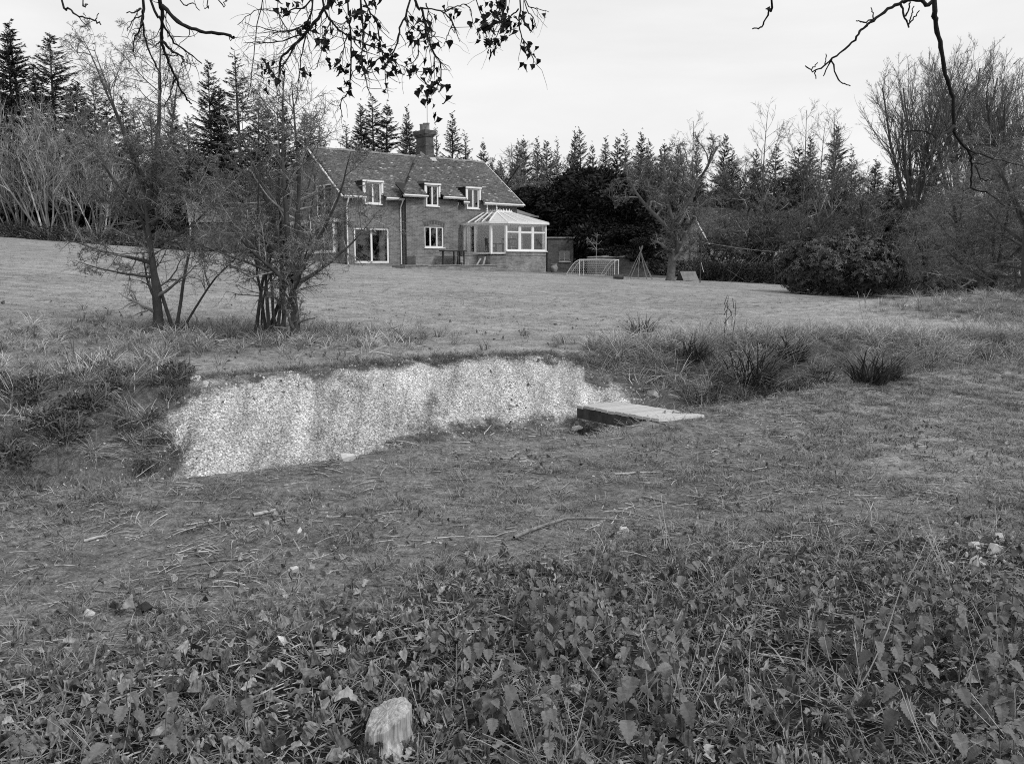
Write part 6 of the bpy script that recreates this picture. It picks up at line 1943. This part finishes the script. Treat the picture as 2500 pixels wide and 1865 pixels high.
def hanging(label, Yd, lines, clusters, seed, twigs=3.0, swing=.35, root_up=True):
    """lines: (pixel path, start radius in m, end radius). Each gets its own depth, bending toward and away"""
    r = rng_(seed)
    paths = []
    for pts, r0, r1 in lines:
        n = len(pts); y0 = Yd + r.uniform(-.25, .25); dy = r.uniform(-swing, swing)
        W = np.array([at(px, py, y0 + dy * (i / max(1, n - 1)) ** 1.3) for i, (px, py) in enumerate(pts)])
        if root_up and pts[0][1] <= 2:
            up_ = W[0] - W[1]; up_ /= np.linalg.norm(up_); W = np.vstack([W[0] + up_ * .25 + [0, .02, .25], W])
        S = smooth_line(W, 5); S[1:] += r.normal(0, .0022, S[1:].shape)
        paths.append((S, np.linspace(r0, r1, len(S)) * (1 + .12 * np.sin(np.arange(len(S)) * 2.1))))
    o0 = paths[0][0][0]
    root = empty("overhanging_branch", o0, 0, label, "branch", "branches hanging from overhead")
    tw = []
    for S, R in paths:
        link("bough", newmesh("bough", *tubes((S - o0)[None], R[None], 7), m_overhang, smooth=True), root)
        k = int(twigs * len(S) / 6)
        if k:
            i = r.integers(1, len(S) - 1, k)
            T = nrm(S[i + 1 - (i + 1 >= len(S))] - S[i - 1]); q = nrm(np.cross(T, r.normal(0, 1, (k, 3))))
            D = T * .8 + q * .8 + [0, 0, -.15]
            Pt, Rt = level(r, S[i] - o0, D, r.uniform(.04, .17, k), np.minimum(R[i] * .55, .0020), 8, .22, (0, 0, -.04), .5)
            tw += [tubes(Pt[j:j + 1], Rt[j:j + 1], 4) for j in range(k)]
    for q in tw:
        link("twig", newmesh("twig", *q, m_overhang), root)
    for px, py, size in clusters:
        c = at(px, py, Yd + r.uniform(-.2, .2)) - o0
        # stalk up to the nearest bough point
        best = min(((np.linalg.norm(S - o0 - c, axis=1).min(), S[np.argmin(np.linalg.norm(S - o0 - c, axis=1))] - o0) for S, R in paths), key=lambda q: q[0])
        c = np.array([c[0], best[1][1] * .7 + c[1] * .3, c[2]])
        S = smooth_line([best[1], (best[1] + c) / 2 + r.normal(0, .015, 3), c + [0, 0, .02]], 4)
        link("stalk", newmesh("stalk", *tubes(S[None], np.full(len(S), .0013)[None], 4), m_overhang), root)
        for j in range(int(size * 1.4)):
            L = r.uniform(.7, 1.15)
            p = c + r.normal(0, .006 + .0028 * size, 3) * [1, 1, 1.3]
            az = r.uniform(0, 6.28)
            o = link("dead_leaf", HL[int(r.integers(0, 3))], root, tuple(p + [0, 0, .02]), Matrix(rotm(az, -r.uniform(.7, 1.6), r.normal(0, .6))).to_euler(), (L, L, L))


hanging("bare drooping branches hanging over the top left corner", 3.6,
        [([(390, 0), (395, 16), (396, 60), (395, 100), (410, 146), (430, 192), (453, 238), (466, 252)], .0095, .003), ([(395, 14), (443, 60), (489, 76), (556, 86), (571, 95)], .008, .005), ([(349, 0), (349, 27), (349, 54), (352, 81), (364, 125), (388, 177), (394, 233)], .007, .0022),
         ([(367, 0), (394, 49), (421, 98), (453, 125), (491, 154)], .006, .0022), ([(397, 102), (421, 127), (447, 141), (445, 160)], .006, .002), ([(395, 100), (378, 111)], .004, .002), ([(344, 22), (330, 30), (308, 33)], .004, .0018), ([(348, 38), (323, 51), (310, 76)], .003, .0016), ([(347, 60), (326, 108), (329, 146)], .003, .0016), ([(430, 192), (412, 240), (400, 265)], .003, .0016), ([(398, 134), (435, 136)], .003, .002)], [], 1, 1.2)
hanging("thin bare twig dipping in at the far top left", 3.4, [([(150, 0), (166, 20), (193, 41), (231, 51), (247, 60)], .0045, .002), ([(231, 51), (242, 32)], .0022, .0014), ([(201, 0), (212, 10)], .003, .002)], [], 2, .6)
hanging("fine bare twigs just entering the top edge, left of centre", 3.8, [([(440, 0), (470, 8), (488, 28)], .003, .0015), ([(508, 0), (508, 15), (499, 23)], .003, .0015), ([(530, 0), (548, 4), (556, 0)], .003, .0015)], [], 3, .5)
hanging("tangled branch with clusters of dead leaves hanging at top centre left", 4.2,
        [([(804, 0), (793, 22), (746, 83), (706, 123), (685, 148), (684, 170)], .0105, .004), ([(764, 0), (750, 61), (735, 144), (728, 206)], .005, .002), ([(786, 0), (807, 51), (847, 87), (919, 119), (952, 144), (988, 166)], .006, .002), ([(849, 0), (856, 90), (853, 209), (833, 249), (836, 285)], .005, .002), ([(880, 0), (887, 90), (883, 144), (896, 200), (905, 235)], .006, .0018),
         ([(891, 0), (916, 47), (930, 112), (941, 173), (941, 220)], .005, .0016), ([(746, 81), (690, 100), (638, 106), (594, 106)], .004, .0014), ([(752, 63), (690, 78), (608, 81)], .0035, .0014), ([(735, 72), (680, 78), (598, 58)], .0035, .0014), ([(760, 0), (720, 22), (679, 31), (631, 23), (580, 60)], .0045, .0016), ([(679, 31), (692, 58), (710, 88)], .003, .0013), ([(807, 51), (790, 100), (776, 165)], .003, .0013),
         ([(847, 87), (835, 130), (815, 175)], .003, .0013), ([(731, 95), (700, 150), (660, 190), (620, 180)], .003, .0013), ([(720, 110), (690, 160), (640, 170)], .003, .0013), ([(640, 0), (628, 60), (614, 190), (606, 250)], .0028, .0016), ([(870, 30), (840, 60), (834, 95)], .0026, .0013)],
        [(667, 188, 9), (646, 172, 5), (800, 126, 7), (796, 105, 4), (829, 170, 6), (838, 200, 7), (880, 144, 5), (885, 83, 6), (862, 32, 6), (891, 47, 6), (925, 101, 6), (916, 22, 5), (952, 162, 5), (701, 25, 4), (735, 23, 3), (748, 72, 5), (755, 179, 3), (858, 94, 4), (941, 222, 2), (884, 172, 4), (963, 178, 3), (935, 178, 3), (780, 77, 3), (903, 170, 3), (670, 2, 4), (820, 5, 3), (832, 22, 4), (941, 158, 3)], 4, 5.0)
hanging("drooping branch with leaf bunches hanging above the chimney", 4.0,
        [([(1013, 0), (1030, 22), (1040, 72), (1049, 108), (1062, 135), (1075, 152), (1076, 195), (1062, 220)], .0075, .002), ([(1001, 0), (977, 69), (963, 123), (912, 152), (883, 188)], .0055, .002), ([(1030, 20), (1082, 31), (1105, 60), (1122, 101)], .0035, .0016), ([(1082, 31), (1110, 18), (1138, 12), (1152, 36), (1152, 70)], .003, .0015), ([(1105, 60), (1090, 95), (1082, 115)], .0026, .0014), ([(1040, 72), (1020, 75), (990, 42)], .0025, .0013),
         ([(1060, 140), (1060, 170), (1046, 205)], .003, .0015), ([(1020, 95), (1018, 140), (990, 165)], .0028, .0014), ([(1045, 100), (1062, 80), (1040, 72)], .0025, .0014), ([(1163, 0), (1180, 42), (1176, 70)], .003, .0014), ([(1040, 8), (1052, 40), (1056, 78)], .003, .0016)],
        [(1031, 88, 10), (1040, 220, 9), (1057, 234, 9), (1098, 36, 4), (1154, 76, 3), (995, 180, 5), (1049, 177, 4), (1080, 119, 2), (1002, 105, 4), (1042, 100, 5), (1186, 50, 2), (1174, 78, 2), (998, 165, 3), (1190, 73, 3)], 5, 3.0)
hanging("leafy hanging twigs at top right of centre, against open sky", 4.3,
        [([(1270, 0), (1268, 72), (1288, 116), (1302, 144), (1299, 162)], .0045, .0016), ([(1266, 22), (1246, 42), (1226, 58), (1210, 95), (1194, 116)], .0038, .0015), ([(1280, 0), (1302, 46), (1309, 72)], .0035, .0014), ([(1282, 0), (1310, 20), (1340, 29)], .0035, .0013), ([(1225, 55), (1190, 62), (1175, 75)], .0026, .0013), ([(1235, 0), (1228, 30), (1224, 55)], .004, .002), ([(1213, 0), (1218, 20), (1222, 45)], .004, .002)],
        [(1223, 18, 9), (1216, 38, 7), (1219, 83, 7), (1200, 114, 7), (1190, 125, 6), (1299, 155, 6), (1252, 65, 4), (1271, 55, 4), (1309, 68, 3), (1280, 127, 3), (1208, 25, 4), (1230, 45, 5)], 6, 2.0)
hanging("thick bare branch sweeping down the right side of the sky", 3.3,
        [([(2282, 0), (2284, 47), (2293, 104), (2309, 183), (2326, 237), (2328, 303), (2334, 332), (2366, 373), (2372, 405), (2369, 458)], .0105, .0035), ([(2282, 0), (2250, 2), (2215, 2), (2179, 16), (2132, 51), (2103, 73), (2081, 104), (2031, 145), (1990, 174), (1964, 161)], .0085, .0022), ([(2328, 308), (2310, 326), (2287, 338)], .0055, .002), ([(2287, 338), (2258, 321), (2206, 321)], .003, .0015), ([(2366, 367), (2432, 389), (2500, 404)], .003, .0016),
         ([(2373, 400), (2416, 395), (2445, 357)], .003, .0015), ([(2369, 458), (2416, 474), (2451, 500)], .0035, .0016), ([(2380, 405), (2400, 440), (2430, 438)], .0028, .0015), ([(2030, 150), (2052, 200), (2078, 210)], .003, .0018), ([(2031, 145), (2010, 186)], .0028, .0018), ([(2015, 160), (2016, 133)], .002, .0015), ([(1990, 172), (1991, 192)], .0025, .0018), ([(1982, 170), (1997, 154)], .0022, .0016), ([(2132, 49), (2105, 55), (2089, 52)], .003, .0018), ([(2132, 46), (2128, 18)], .0025, .0018),
         ([(2198, 8), (2210, 45), (2218, 66)], .0045, .003), ([(2218, 62), (2230, 45), (2243, 30)], .003, .002), ([(2218, 60), (2225, 40), (2231, 16)], .003, .002), ([(2211, 40), (2220, 18), (2220, 0)], .003, .002), ([(2369, 458), (2355, 464)], .003, .002)], [], 7, 0, swing=.2)
hanging("short bent bare twig tip at the top, right of centre", 3.3, [([(1885, 0), (1880, 20), (1876, 32), (1860, 66), (1838, 73)], .0045, .0025), ([(1880, 20), (1872, 23)], .003, .0025)], [], 8, 0)
